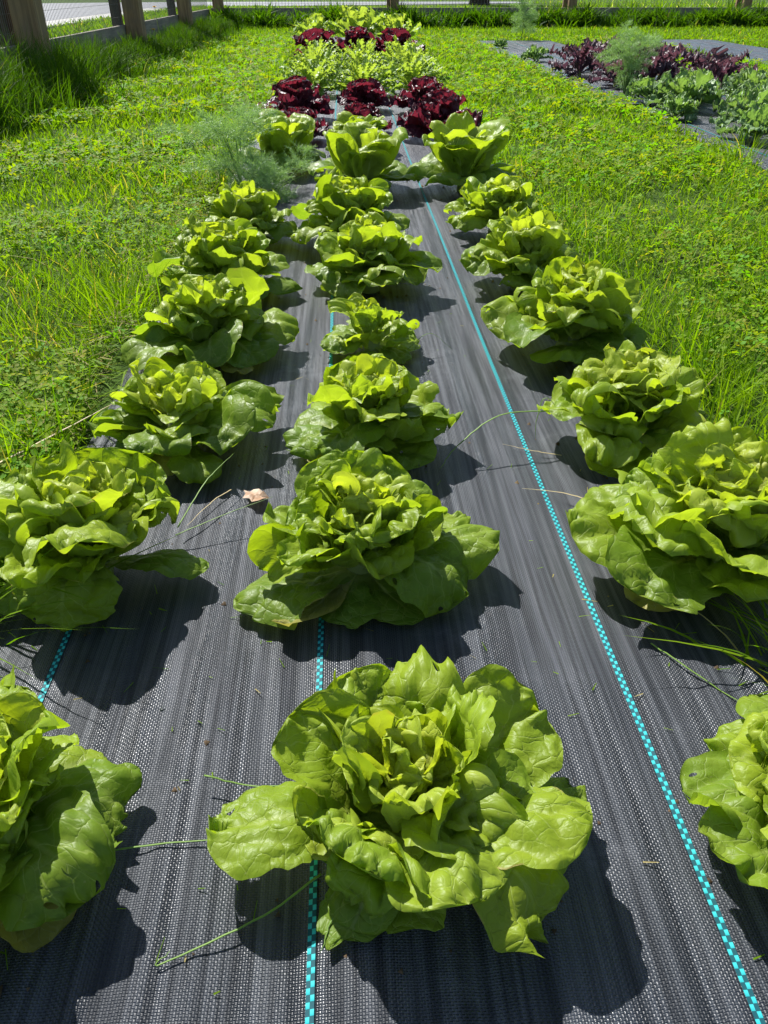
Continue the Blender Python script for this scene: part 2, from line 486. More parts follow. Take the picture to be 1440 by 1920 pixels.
# ------------------------------------------------------------------ leaves
def leaf_arrays(rng, L, W, e0, e1, p=1.2, cup=.6, edge_roll=0.0, ruffle=.03, rfreq=7, pucker=.004, psize=.022,
                twist=0.0, bend=0.0, low=.06, base=.24, ns=26, nt=22, lobes=0.0, lobe_n=9, wmax=.62, square=2.5, tipcurl=0.0):
    sg = np.linspace(0, 1, ns + 1)
    s = 1 - (1 - sg) ** 1.25
    t = np.linspace(-1, 1, nt + 1)
    S, Tt = np.meshgrid(s, t, indexing='ij')
    fw = base + (1 - base) * sstep(.0, wmax * .95, s)
    x = np.clip((s - wmax) / (1 - wmax), 0, 1)
    fw = fw * (1 - x ** square) ** (1 / square)
    n1 = wave_noise(rng, 1, 6, .8, 2.6); n2 = wave_noise(rng, 1, 6, .8, 2.6)
    n3 = wave_noise(rng, 1, 6, 4, 10)
    wl = fw * (1 + .08 * n1(s) + .025 * n3(s)); wr = fw * (1 + .08 * n2(s) + .025 * n3(s + 3.3))
    if lobes > 0:
        ph = rng.uniform(0, 6.28)
        lob = lambda q: 1 - lobes * (.5 + .5 * np.sin(lobe_n * 6.28 * s + q + .8 * n1(s))) ** .8 * sstep(.08, .3, s)
        wl = wl * lob(ph); wr = wr * lob(ph + rng.uniform(-.6, .6))
    wS = np.where(Tt < 0, wl[:, None], wr[:, None]) * W / 2
    # midrib
    e = np.radians(e0 + (e1 - e0) * s ** p + tipcurl * sstep(.75, 1, s))
    ds = np.diff(s, prepend=0) * L
    cx = np.cumsum(np.cos(e) * ds); cz = np.cumsum(np.sin(e) * ds)
    Tx, Tz = np.cos(e), np.sin(e)
    Nx, Nz = -np.sin(e), np.cos(e)
    cupS = (cup * (.35 + .65 * sstep(.0, .7, s)))[:, None] + 1e-4
    yy = wS * np.sin(cupS * Tt) / cupS
    nn = wS * (1 - np.cos(cupS * Tt)) / cupS
    ed = np.maximum(abs(Tt), np.clip((S - wmax) / (1 - wmax), 0, 1) ** 1.2)
    ang = np.arctan2(Tt * wS / (W / 2), S - .45)
    wv = wave_noise(rng, 1, 5, .2, .5)
    rw = wave_noise(rng, 1, 7, rfreq * .07, rfreq * .20); rw2 = wave_noise(rng, 2, 8, rfreq * .25, rfreq * .5)
    nn = nn + ruffle * L * ed ** 3 * sstep(.12, .5, S) * (1.25 * rw(ang + .25 * wv(ang)) * (.75 + .5 * wv(ang * .7)) + .35 * rw2(ang, ed))
    nn = nn - edge_roll * L * np.clip(ed - .55, 0, 1) ** 2
    # puckering between the veins
    a = wS * Tt; b = S * L
    m = max(6, int(L * W * .8 / psize ** 2))
    px = rng.uniform(-W / 2, W / 2, m); pb = rng.uniform(0, L, m)
    d = np.sqrt((a[..., None] - px) ** 2 + ((b[..., None] - pb) * .85) ** 2)
    d.sort(axis=-1)
    cr = np.clip((d[..., 1] - d[..., 0]) / psize, 0, 1)
    dome = np.sqrt(np.clip(cr * 1.3, 0, 1))
    nn = nn + pucker * (dome - .5) * (1 - .75 * ed ** 5) * sstep(.1, .35, S)
    fwk = wave_noise(rng, 2, 12, 12, 34)
    nn = nn + pucker * .16 * fwk(a, b) * sstep(.1, .4, S)
    lf = wave_noise(rng, 2, 8, .25, .8)
    nn = nn + low * L * lf(a / L * 1.6, S * 1.6) * sstep(0, .4, S)
    nn = nn - .0035 * np.exp(-(a / .005) ** 2) * (1 - S)
    tw = (twist * S)
    y2 = yy * np.cos(tw) - nn * np.sin(tw); n2_ = yy * np.sin(tw) + nn * np.cos(tw)
    Xo = cx[:, None] + n2_ * Nx[:, None]
    Zo = cz[:, None] + n2_ * Nz[:, None]
    Yo = y2 + bend * L * S ** 2
    V = np.stack([Xo, Yo, Zo], -1).reshape(-1, 3)
    idx = np.arange((ns + 1) * (nt + 1)).reshape(ns + 1, nt + 1)
    F = np.stack([idx[:-1, :-1], idx[1:, :-1], idx[1:, 1:], idx[:-1, 1:]], -1).reshape(-1, 4)
    uv = np.stack([Tt * .5 + .5, S], -1).reshape(-1, 2)
    flat = np.stack([a + rng.uniform(0, 3), b + rng.uniform(0, 3)], -1).reshape(-1, 2)
    return V, F, uv, cr.reshape(-1), flat

def place(V, az, r0, z0, zmin=None):
    c, s_ = math.cos(az), math.sin(az)
    x = V[:, 0] + r0
    out = np.stack([x * c - V[:, 1] * s_, x * s_ + V[:, 1] * c, V[:, 2] + z0], -1)
    if zmin is not None:
        d = out[:, 2] - zmin
        k = .012
        out[:, 2] = zmin + np.where(d > 3 * k, d, k * np.log1p(np.exp(np.clip(d / k, -30, 3))) * 1.0)
    return out

def add_leaf(root, rng, az, r0, z0, mat, color, zmin=.022, **kw):
    V, F, uv, cr, flat = leaf_arrays(rng, **kw)
    V = place(V, az, r0, z0, zmin)
    me = np_mesh("leaf", V, F, smooth=True, uv=uv, uv2=flat, attrs={"crease": cr})
    o = link_mesh("leaf", me, mat, root)
    o.color = (color[0], color[1], color[2], 1)
    return o

GOLD = R(137.508)
def butterhead(seed, size=1.0, n_out=8, n_mid=9, n_in=13, spread=1.0, open_=0.0, tone=0.0, custom=None, res=(26, 22), az0=None, head=1.0):
    rng = np.random.default_rng(seed)
    root = empty("butterhead_lettuce")
    az = rng.uniform(0, 6.28) if az0 is None else az0
    st = MB(); st.tube([(0, 0, -.01), (0, 0, .02), (.002, 0, .095)], [.018, .022, .010], 8)
    st.build("stem", M['stem'], root, True)
    U = rng.uniform
    ns, nt = res
    def leaf(azi, r0, z0, L, W, e0, e1, ton, hole=0, **kw):
        d = dict(L=L * size, W=W * size, e0=e0, e1=e1, ns=ns, nt=nt, p=U(.9, 1.6), twist=U(-.35, .35), bend=U(-.12, .12),
                 low=.08, ruffle=.045, rfreq=U(6, 11), pucker=.0105 * size, psize=.026 * size)
        d.update(kw)
        return add_leaf(root, rng, azi, r0 * size, z0 * size, M['lettuce_holed' if hole else 'lettuce'], (np.clip(ton + tone, 0, 1), U(0, 1), hole), **d)
    for k in range(int(U() < .7)):
        a_old = R(U(200, 340))
        add_leaf(root, rng, a_old, .02 * size, .016 * size, M['lettuce_old'], (U(0, 1), U(0, 1), 0), L=U(.095, .125) * size, W=U(.05, .075) * size, e0=20, e1=U(-40, -10),
                 cup=U(-.5, .8), ruffle=.06, rfreq=8, pucker=.006, psize=.02, low=.1, twist=U(-.6, .6), ns=16, nt=14).name = "yellowed_leaf"
    if custom:
        for c in custom: leaf(**c)
    else:
        for i in range(n_out):
            az += R(360 / n_out) * U(.75, 1.25)
            leaf(az, .014, U(.018, .04), U(.105, .145) * spread, U(.080, .112), U(28, 58), U(-60, 0), U(.02, .35), hole=float(U() < .22),
                 cup=U(-.8, .6), edge_roll=U(-.2, .25), p=U(.9, 1.7), tipcurl=U(-50, 10), ruffle=U(.03, .06))
    for i in range(n_mid):
        az += GOLD + U(-.4, .4)
        f = i / max(1, n_mid - 1)
        leaf(az, .022, .030 + .022 * f, U(.080, .115), U(.068, .100), U(42, 64) + 8 * f - 8 * open_, U(-30, 40) + 20 * f - 15 * open_, U(.2, .65),
             hole=float(U() < .12), cup=U(-.4, 1.1), edge_roll=U(-.2, .4), ruffle=U(.035, .08), pucker=.0105 * size, psize=.022 * size, low=.09, tipcurl=U(-75, 5), twist=U(-.6, .6))
    for i in range(n_mid):
        az += GOLD + U(-.5, .5)
        f = i / max(1, n_mid - 1)
        leaf(az, .020, .052 + .026 * f, U(.064, .092) * head, U(.060, .090), U(54, 76) + 6 * f - 8 * open_, U(0, 70) + 20 * f - 20 * open_, U(.4, .75),
             cup=U(-.3, 1.3), edge_roll=U(-.2, .5), ruffle=U(.045, .10), pucker=.0105 * size, psize=.020 * size, low=.10, tipcurl=U(-85, 10), twist=U(-.7, .7), rfreq=U(6, 12))
    for i in range(n_in):
        az += GOLD + U(-.5, .5)
        f = i / max(1, n_in - 1)
        leaf(az, .018 * (1 - f) + .003, .074 + .022 * f, U(.048, .076) * (1 - .25 * f) * head, U(.050, .080) * (1 - .25 * f), 66 + 16 * f + U(-12, 12) - 8 * open_,
             U(35, 105) + 25 * f - 20 * open_, U(.55, .85) + .15 * f, cup=U(.1, 1.5), edge_roll=U(-.2, .6), ruffle=U(.045, .10), rfreq=U(6, 12), pucker=.0095 * size,
             psize=.018 * size, low=.11, tipcurl=U(-85, 25), twist=U(-.6, .6))
    return root

def copy_tree(o, parent=None):
    c = o.copy(); col.objects.link(c); c.parent = parent
    for ch in list(o.children):
        if ch.name in bpy.data.objects: copy_tree(ch, c)
    return c

D = lambda a: R(a)
cust_M1 = [
    dict(azi=D(184), r0=.01, z0=.03, L=0.166, W=0.092, e0=30, e1=-12, ton=.28, hole=1, cup=-.5, p=1.4, twist=.25, bend=.02),
    dict(azi=D(150), r0=.01, z0=.03, L=0.142, W=0.108, e0=58, e1=35, ton=.32, cup=.6, pucker=.009),
    dict(azi=D(243), r0=.012, z0=.035, L=0.133, W=0.068, e0=20, e1=-75, ton=.12, cup=-1.0, p=.9, bend=-.05),
    dict(azi=D(266), r0=.012, z0=.03, L=0.090, W=0.068, e0=25, e1=-60, ton=.35, cup=-.4, p=.8),
    dict(azi=D(312), r0=.012, z0=.04, L=0.176, W=0.080, e0=36, e1=-30, ton=.36, cup=-.5, p=1.6, tipcurl=-60, bend=.04),
    dict(azi=D(335), r0=.012, z0=.03, L=0.157, W=0.112, e0=42, e1=-5, ton=.35, cup=-.3, p=1.3),
    dict(azi=D(358), r0=.012, z0=.03, L=0.171, W=0.132, e0=52, e1=-50, ton=.18, cup=-.8, p=1.3),
    dict(azi=D(32), r0=.012, z0=.03, L=0.162, W=0.112, e0=50, e1=5, ton=.30, cup=-.2),
    dict(azi=D(75), r0=.012, z0=.03, L=0.142, W=0.100, e0=60, e1=25, ton=.42, cup=-.2, hole=1, ruffle=.06, tipcurl=-60),
    dict(azi=D(115), r0=.012, z0=.03, L=0.138, W=0.092, e0=60, e1=30, ton=.40, cup=.3, ruffle=.06),
    dict(azi=D(285), r0=.012, z0=.045, L=0.123, W=0.104, e0=50, e1=-10, ton=.55, cup=-.1, p=1.6, ruffle=.04),
    dict(azi=D(210), r0=.012, z0=.045, L=0.104, W=0.064, e0=55, e1=20, ton=.7, cup=.9, ruffle=.05),
]
cust_M2 = [
    dict(azi=D(205), r0=.01, z0=.02, L=.150, W=0.114, e0=25, e1=-45, ton=.10, cup=-.6, p=1.2),
    dict(azi=D(170), r0=.01, z0=.03, L=.125, W=0.092, e0=40, e1=10, ton=.30, cup=.3, pucker=.009),
    dict(azi=D(250), r0=.01, z0=.02, L=.115, W=0.092, e0=18, e1=-55, ton=.05, cup=-.3, p=.8),
    dict(azi=D(298), r0=.01, z0=.02, L=.120, W=0.079, e0=18, e1=-50, ton=.08, cup=-.9, p=.8, bend=.1),
    dict(azi=D(330), r0=.01, z0=.035, L=.160, W=0.132, e0=48, e1=-45, ton=.20, cup=-.9, p=1.2, hole=1),
    dict(azi=D(355), r0=.01, z0=.03, L=.165, W=0.114, e0=38, e1=-25, ton=.22, cup=-1.0, p=1.3),
    dict(azi=D(25), r0=.01, z0=.03, L=.150, W=0.079, e0=36, e1=-20, ton=.25, cup=-.9),
    dict(azi=D(70), r0=.01, z0=.03, L=.130, W=0.114, e0=60, e1=40, ton=.35, cup=.5),
    dict(azi=D(120), r0=.01, z0=.03, L=.135, W=0.106, e0=58, e1=35, ton=.32, cup=.5),
    dict(azi=D(215), r0=.01, z0=.05, L=.115, W=0.062, e0=45, e1=-10, ton=.5, cup=.8, ruffle=.05),
]
cust_L2 = [
    dict(azi=D(268), r0=.012, z0=.045, L=.155, W=0.132, e0=58, e1=-85, ton=.30, cup=-.8, p=1.0, pucker=.012, hole=1),
    dict(azi=D(292), r0=.012, z0=.055, L=.135, W=0.114, e0=62, e1=-5, ton=.40, cup=-.4, p=1.5),
    dict(azi=D(225), r0=.012, z0=.03, L=.120, W=0.079, e0=38, e1=-40, ton=.15, cup=-.5),
    dict(azi=D(190), r0=.012, z0=.03, L=.150, W=0.088, e0=40, e1=-25, ton=.30, cup=.4),
    dict(azi=D(160), r0=.012, z0=.03, L=.140, W=0.106, e0=55, e1=20, ton=.35, cup=.4),
    dict(azi=D(350), r0=.012, z0=.02, L=.135, W=0.066, e0=24, e1=-30, ton=.10, cup=-.6),
    dict(azi=D(20), r0=.012, z0=.03, L=.120, W=0.110, e0=55, e1=30, ton=.30, cup=.4),
    dict(azi=D(60), r0=.012, z0=.03, L=.130, W=0.114, e0=60, e1=40, ton=.35, cup=.5),
    dict(azi=D(110), r0=.012, z0=.03, L=.130, W=0.114, e0=60, e1=40, ton=.40, cup=.5),
    dict(azi=D(322), r0=.012, z0=.03, L=.100, W=0.079, e0=55, e1=20, ton=.35, cup=.3),
]
GREEN = [
    # name, builder kwargs, (x, y, scale), label
    ("M1", dict(seed=141, custom=cust_M1, n_mid=13, n_in=13, res=(30, 26), open_=.5, tone=.05), (0.03, 0.34, 0.84, 1), "largest open green lettuce nearest the camera in the middle row"),
    ("L1", dict(seed=102, n_out=9, n_mid=13, n_in=13, res=(30, 26), open_=.3, tone=.05), (-0.285, 0.345, 0.86, 1), "big green lettuce cut off by the left edge at the bottom"),
    ("R1", dict(seed=133, n_out=9, n_mid=12, n_in=12, res=(30, 26), tone=.05), (0.352, 0.325, 0.84, 0.95), "smooth green lettuce cut off by the right edge at the bottom"),
    ("M2", dict(seed=104, custom=cust_M2, n_mid=12, n_in=14, res=(28, 24), tone=.0), (0.006, 0.655, 0.88, 1.03), "green lettuce second from front in middle row, with broad drooping right leaf"),
    ("L2", dict(seed=105, custom=cust_L2, n_mid=12, n_in=14, res=(28, 24), tone=.03), (-0.285, 0.675, 0.9, 1.03), "second lettuce in left row with a big holed blistered front leaf"),
    ("R2", dict(seed=106, n_out=9, n_mid=14, n_in=14, res=(28, 24), open_=.4, tone=.06), (0.385, 0.65, 1.08, 0.95), "wide bright lettuce cut by the right edge, second in the right row"),
    ("L3", dict(seed=107, n_out=11, n_mid=9, n_in=6, res=(24, 20), open_=.8, tone=.02, spread=1.15), (-0.24, 0.955, 0.9, 0.95), "loose floppy open lettuce third from the front in the left row"),
    ("M3", dict(seed=108, n_out=8, n_mid=11, n_in=14, res=(24, 20), tone=.05), (0.03, 0.93, 0.92, 1.0), "pale hearted lettuce third from the front in the middle row"),
    ("R3", dict(seed=109, n_out=7, n_mid=13, n_in=14, res=(24, 20), tone=.12), (0.37, 0.92, 0.97, 1.0), "pale crumpled lettuce third from the front in the right row"),
    ("L4", dict(seed=110, n_out=10, n_mid=12, n_in=12, res=(22, 18), tone=.0), (-0.24, 1.28, 1.04, 0.95), "fourth lettuce from the front in the left row, crinkled, with dark outer leaves"),
    ("M4", dict(seed=111, n_out=7, n_mid=6, n_in=6, res=(22, 18), open_=.5, tone=.04), (0.04, 1.265, 0.74, 0.95), "small open lettuce fourth from the front in the middle row"),
    ("R4", dict(seed=112, n_out=10, n_mid=12, n_in=14, res=(22, 18), tone=.02), (0.385, 1.26, 1.12, 0.95), "fourth lettuce from the front in the right row, with blistered outer leaves"),
    ("L5", "L4", (-0.255, 1.6, 1.06, 0.98), "fifth lettuce from the front in the left row, yellowish crown, dark right side"),
    ("M5", "R4", (0.045, 1.61, 1.08, 0.94), "tight hearted lettuce fifth from the front in the middle row"),
    ("R5", "M3", (0.37, 1.61, 1.1, 0.96), "fifth lettuce from the front in the right row, pale heart beside the grass"),
    ("L6", "M3", (-0.24, 1.95, 1.02, 1.0), "sixth lettuce from the front in the left row, just before the feathery dill"),
    ("M6", "L4", (0.01, 1.95, 1.15, 0.98), "sixth lettuce from the front in the middle row, tall and folded"),
    ("R6", "R3", (0.385, 2.02, 1.0, 0.98), "sixth lettuce from the front in the right row, low and pale"),
    ("L7", "U2", (-0.215, 2.9, 1.15, 0.95), "yellow green lettuce behind the dill in the left row"),
    ("M7", "U1", (0.055, 2.55, 1.2, 1.0), "upright smooth leaved lettuce seventh from the front in the middle row"),
    ("M8", "U1", (0.065, 3.18, 1, 0.88), "upright lettuce right in front of the middle dark red lettuces"),
    ("R7", "U2", (0.37, 2.54, 1.2, 1.0), "upright smooth leaved lettuce in right row before the dark red lettuces"),
]
def upright(seed, n=26, res=(24, 20)):
    rng = np.random.default_rng(seed); U = rng.uniform
    root = empty("butterhead_lettuce")
    st = MB(); st.tube([(0, 0, -.01), (0, 0, .02), (.002, 0, .05)], [.016, .018, .012], 8); st.build("stem", M['stem'], root, True)
    az = U(0, 6.28)
    for i in range(n):
        f = i / (n - 1); az += GOLD + U(-.2, .2)
        if f < .35:
            kw = dict(L=U(.13, .16), W=U(.09, .12), e0=U(28, 50), e1=U(-45, 5), cup=U(-.8, .4)); ton = U(.05, .3)
        else:
            kw = dict(L=U(.14, .185) * (1.12 - .35 * f), W=U(.09, .13) * (1.1 - .3 * f), e0=U(52, 74) + 6 * f, e1=U(15, 60) + 28 * f, cup=U(-.2, .7)); ton = U(.3, .6) + .2 * f
        add_leaf(root, rng, az, .012, .02 + .015 * f, M['lettuce'], (ton, U(0, 1), 0), p=1.2, twist=U(-.2, .2), ns=res[0], nt=res[1],
                 ruffle=.03, low=.09, pucker=.006, psize=.025, edge_roll=U(0, .5), tipcurl=U(-80, 0), **kw)
    return root
heads = {}
pend = {'U1': lambda: upright(201), 'U2': lambda: upright(202)}
rr = np.random.default_rng(9)
for nm, kw, (x, y, sc, sz), label in GREEN:
    if isinstance(kw, dict):
        o = butterhead(**kw); rz = 0
    else:
        if kw in pend:
            o = pend.pop(kw)(); heads[kw] = o; rz = 0.0
        else:
            o = copy_tree(heads[kw]); rz = rr.uniform(1, 5)
            for ch in o.children:
                c = ch.color; ch.color = (c[0], (c[1] + .4) % 1, c[2], 1)
    heads[nm] = o
    o.location = (x, y, .004); o.rotation_euler = (0, 0, rz); o.scale = (sc, sc, sc * sz)
    tag(o, label, "lettuce", "green lettuces in the fabric bed")

# ------------------------------------------------------------------ red lettuces, mizuna, endive, kale
def rosette(name, seed, mat, n, L, W, e0, e1, res, tones, **kw):
    rng = np.random.default_rng(seed); U = rng.uniform
    root = empty(name)
    st = MB(); st.tube([(0, 0, -.01), (0, 0, .02), (.002, 0, .05)], [.012, .013, .009], 6); st.build("stem", M['stem'], root, True)
    az = U(0, 6.28)
    for i in range(n):
        f = i / (n - 1); az += GOLD + U(-.3, .3)
        d = dict(L=U(*L) * (1.0 - .3 * f), W=U(*W) * (1 - .25 * f), e0=e0[0] + (e0[1] - e0[0]) * f + U(-8, 8), e1=e1[0] + (e1[1] - e1[0]) * f + U(-15, 15),
                 ns=res[0], nt=res[1], twist=U(-.5, .5), bend=U(-.15, .15), p=U(.9, 1.6), rfreq=U(9, 13), cup=U(-.2, .9))
        d.update(kw)
        add_leaf(root, rng, az, .010, .02 + .03 * f, M[mat], (tones[0] + (tones[1] - tones[0]) * f + U(-.12, .12), U(0, 1), 0), zmin=.02, **d)
    return root

RED = [(-.185, 3.47, .85, "small dark red lettuce nearest the camera in the left row"),
       (-.215, 4.10, 1.12, "large dark red lettuce in the left row behind a smaller one"),
       (.075, 3.68, .80, "dark red lettuce just behind the last green one in the middle row"),
       (.100, 4.40, .92, "dark red lettuce in the middle row in front of the feathery greens"),
       (.405, 3.52, 1.12, "broad dark red lettuce in the right row nearest the camera"),
       (.415, 4.35, 1.02, "dark red lettuce in the right row in front of the feathery greens"),
       (-.20, 7.6, 1.45, "far red lettuce at the left behind the feathery greens"),
       (.13, 7.7, 1.45, "far red lettuce in the middle behind the feathery greens"),
       (.46, 7.6, 1.5, "far red lettuce at the right behind the feathery greens")]
reds = [rosette("red_lettuce", 300 + k, 'red', 26, (.14, .18), (.11, .14), (28, 78), (-25, 85), (28, 26), (.15, .8),
                ruffle=.085, rfreq=16, pucker=.010, psize=.014, low=.10, lobes=.25, lobe_n=6, wmax=.7) for k in range(3)]
for i, (x, y, sc, lab) in enumerate(RED):
    o = reds[i] if i < 3 else copy_tree(reds[i % 3])
    o.location = (x, y, .004); o.rotation_euler = (0, 0, i * 1.3); o.scale = (sc,) * 3
    tag(o, lab, "red lettuce", "dark red lettuces in the fabric bed")
miz = [rosette("mizuna", 330 + k, 'frisee', 56, (.20, .29), (.05, .08), (28, 80), (-45, 55), (30, 8), (.1, .8),
               ruffle=.04, pucker=.003, low=.06, lobes=.72, lobe_n=8, base=.12, wmax=.6) for k in range(2)]
MIZ = [(-0.17, 5.05, 0.92, "feathery light green plant at the front left of its patch"), (0.12, 5.05, 0.92, "feathery light green plant at the front middle of its patch"),
       (0.41, 5.05, 0.97, "feathery light green plant at the front right of its patch"),
       (-0.19, 5.65, 1.01, "feathery light green plant at the left, second row of its patch"), (0.12, 5.65, 1.01, "feathery light green plant in the middle, second row of its patch"),
       (0.44, 5.65, 1.01, "feathery light green plant at the right, second row of its patch"),
       (-0.17, 6.4, 1.01, "feathery light green plant at the left, before the far red lettuces"), (0.13, 6.4, 1.01, "feathery light green plant in the middle, before the far red lettuces"),
       (0.44, 6.4, 1.01, "feathery light green plant at the right, before the far red lettuces")]
for i, (x, y, sc, lab) in enumerate(MIZ):
    o = miz[i] if i < 2 else copy_tree(miz[i % 2])
    o.location = (x, y, .004); o.rotation_euler = (0, 0, i * 1.7); o.scale = (sc,) * 3
    tag(o, lab, "leafy plant", "feathery light green plants in the fabric bed")
endv = rosette("endive", 350, 'frisee', 26, (.22, .29), (.08, .11), (40, 84), (0, 85), (24, 10), (.4, 1.0), ruffle=.06, pucker=.005, lobes=.45, lobe_n=7, wmax=.7)
for i, (x, y, sc, lab) in enumerate([(-.24, 8.7, 1.25, "yellow green endive at the left of the bed's far end"), (.15, 8.8, 1.5, "tall yellow green endive in the middle of the bed's far end"),
                                     (.50, 8.7, 1.25, "yellow green endive at the right of the bed's far end")]):
    o = endv if i == 0 else copy_tree(endv)
    o.location = (x, y, .004); o.rotation_euler = (0, 0, i * 2.1); o.scale = (sc,) * 3
    tag(o, lab, "endive", "endives at the end of the fabric bed")
kal = [rosette("curly_kale", 360 + k, 'kale', 24, (.16, .24), (.09, .12), (22, 75), (-25, 50), (26, 22), (.1, .9), ruffle=.10, rfreq=18, pucker=.008, psize=.015, lobes=.35, lobe_n=7, base=.1, wmax=.7) for k in range(2)]
KAL = [(1.66, 4.62, .8, "small curly green kale right under the tall dill"), (1.90, 4.70, .9, "curly green kale between the tall dill and the purple clump"),
       (2.18, 4.62, .9, "curly green kale in front of the purple clump at the right"), (1.94, 3.98, .9, "curly green kale in the middle of the kale patch"),
       (2.20, 3.92, .9, "curly green kale in the patch near the right frame edge"), (1.70, 3.40, .8, "curly green kale nearest the camera, beside bare fabric"),
       (1.74, 4.35, 1.03, "curly green kale at the left in front of the tall dill"), (2.05, 4.25, 1.03, "curly green kale in the middle of the row before the purple kale"),
       (2.32, 4.2, 1.03, "curly green kale touching the right frame edge, back row"), (1.80, 3.75, 0.86, "curly green kale at the front left of the kale bed"),
       (2.08, 3.7, 0.99, "curly green kale at the front near the right frame edge"), (1.60, 9.0, 0.52, "small green seedling near the far end of the kale bed"),
       (2.30, 3.6, 0.99, "curly green kale at the front, cut off by the right frame edge"),
       (1.58, 4.02, 0.65, "low curly green kale at the very edge of the lawn"), (1.62, 7.4, 0.69, "small green kale behind the purple kale, beside the grass")]
for i, (x, y, sc, lab) in enumerate(KAL):
    o = kal[i] if i < 2 else copy_tree(kal[i % 2])
    o.location = (x, y, .004); o.rotation_euler = (0, 0, i * 1.9); o.scale = (sc,) * 3
    tag(o, lab, "kale", "green kale plants in the right bed")
pur = [rosette("purple_kale", 370 + k, 'purple', 26, (.20, .29), (.08, .11), (30, 80), (-40, 45), (28, 14), (.1, .9), ruffle=.09, rfreq=15, pucker=.008, lobes=.6, lobe_n=8, base=.1, wmax=.65) for k in range(2)]
PUR = [(1.72, 5.45, .85, "low purple kale right behind the tall dill"), (2.06, 6.5, 1.0, "purple kale at the back of the purple clump"),
       (2.34, 5.6, .95, "purple kale at the outer right edge of the bed"), (1.66, 6.1, 1.03, "purple kale to the left of the tall dill, beside the grass"), (1.86, 6.5, 1.03, "purple kale left of the tall dill, in the back row"),
       (1.96, 5.5, 1.07, "purple kale just right of the tall dill"), (2.16, 5.9, 1.12, "purple kale behind, in the middle of the purple clump"),
       (2.28, 5.2, 0.99, "purple kale at the right end of the purple clump"), (2.02, 5.0, 0.69, "low purple kale at the front of the purple clump")]
for i, (x, y, sc, lab) in enumerate(PUR):
    o = pur[i] if i < 2 else copy_tree(pur[i % 2])
    o.location = (x, y, .004); o.rotation_euler = (0, 0, i * 1.9); o.scale = (sc,) * 3
    tag(o, lab, "kale", "purple kale plants in the right bed")

# ------------------------------------------------------------------ dill
def ribbons(P0, P1, w0, w1, side):
    """flat thin quads from P0 to P1"""
    a = P0 - side * w0[:, None] / 2; b = P0 + side * w0[:, None] / 2
    c = P1 + side * w1[:, None] / 2; d = P1 - side * w1[:, None] / 2
    V = np.stack([a, b, c, d], 1).reshape(-1, 3)
    F = np.arange(len(V)).reshape(-1, 4)
    return V, F
def frond_mesh(rng, L):
    Ps, Qs = [], []
    n = 13
    s = np.linspace(0, 1, n)
    bend = rng.uniform(.3, .7)
    main = np.stack([s * L * np.cos(bend * s), 0 * s, L * s * np.sin(bend * s) * -1 * .6], -1)
    for i in range(n - 1): Ps.append(main[i]); Qs.append(main[i + 1])
    for i in range(2, n):
        ll = L * .42 * math.sin(math.pi * min(.98, .18 + .8 * s[i])) * rng.uniform(.7, 1.2)
        for sd in (-1, 1):
            a = R(rng.uniform(38, 62)) * sd
            d = np.array([math.cos(a), math.sin(a), rng.uniform(-.3, .45)]); d /= np.linalg.norm(d)
            m = 6
            prev = main[i]
            for k in range(m):
                q = prev + d * ll / m + rng.normal(0, .001, 3)
                Ps.append(prev); Qs.append(q); prev = q
                for r in range(3):
                    dd = d + rng.normal(0, .75, 3); dd /= np.linalg.norm(dd)
                    Ps.append(q); Qs.append(q + dd * rng.uniform(.012, .03))
    P = np.array(Ps); Q = np.array(Qs)
    side = np.cross(Q - P, rng.normal(size=P.shape)); side /= np.linalg.norm(side, axis=1)[:, None] + 1e-9
    w = np.full(len(P), .0013)
    V, F = ribbons(P, Q, w, w * .7, side)
    return np_mesh("frond", V, F)
drng = np.random.default_rng(77)
fronds = [frond_mesh(drng, .16) for k in range(6)]
def dill(x, y, h, nst, spread, label, seed, per=4, fs=1.0, lean=(0, 0)):
    rng = np.random.default_rng(seed); U = rng.uniform
    root = empty("dill_plant", (x, y, .003))
    for k in range(nst):
        az = U(0, 6.28); sp = spread * U(.3, 1)
        hh = h * U(.7, 1)
        s = np.linspace(0, 1, 7)
        pts = np.stack([math.cos(az) * sp * s ** 1.4 + lean[0] * s ** 2, math.sin(az) * sp * s ** 1.4 + lean[1] * s ** 2, hh * s * (1 - .12 * s)], -1)
        pts[:, 2] += .002
        b = MB(); b.tube(pts, np.linspace(.0032, .0012, 7), 5)
        st = b.build("stem", M['dillstem'], root, True)
        for j in range(per):
            q = U(.12, 1); i = min(5, int(q * 6)); p = pts[i] + (pts[i + 1] - pts[i]) * (q * 6 - i if q < 1 else 1)
            f = link_mesh("frond", fronds[int(U(0, 6))], M['dill'], root)
            f.location = p; sc = U(.6, 1.1) * fs
            f.scale = (sc, sc, sc); f.rotation_euler = (U(-.5, .5), -U(.1, 1.2), U(0, 6.28))
    return tag(root, label, "dill", "feathery dill plants")
dill(-.33, 2.62, .24, 6, .13, "tall feathery dill at the left edge of the lettuce bed", 1, 3)
dill(-.23, 2.50, .075, 7, .16, "low sprawling feathery dill between lettuces of the left row", 2, 4, .75, (.05, -.02))
dill(1.64, 5.0, .34, 12, .15, "tall bushy feathery dill at the edge of the kale bed", 3, 4, .85)
dill(2.10, 10.4, .42, 4, .05, "tall thin feathery dill at the far end of the kale bed", 4, 7, 1.2)

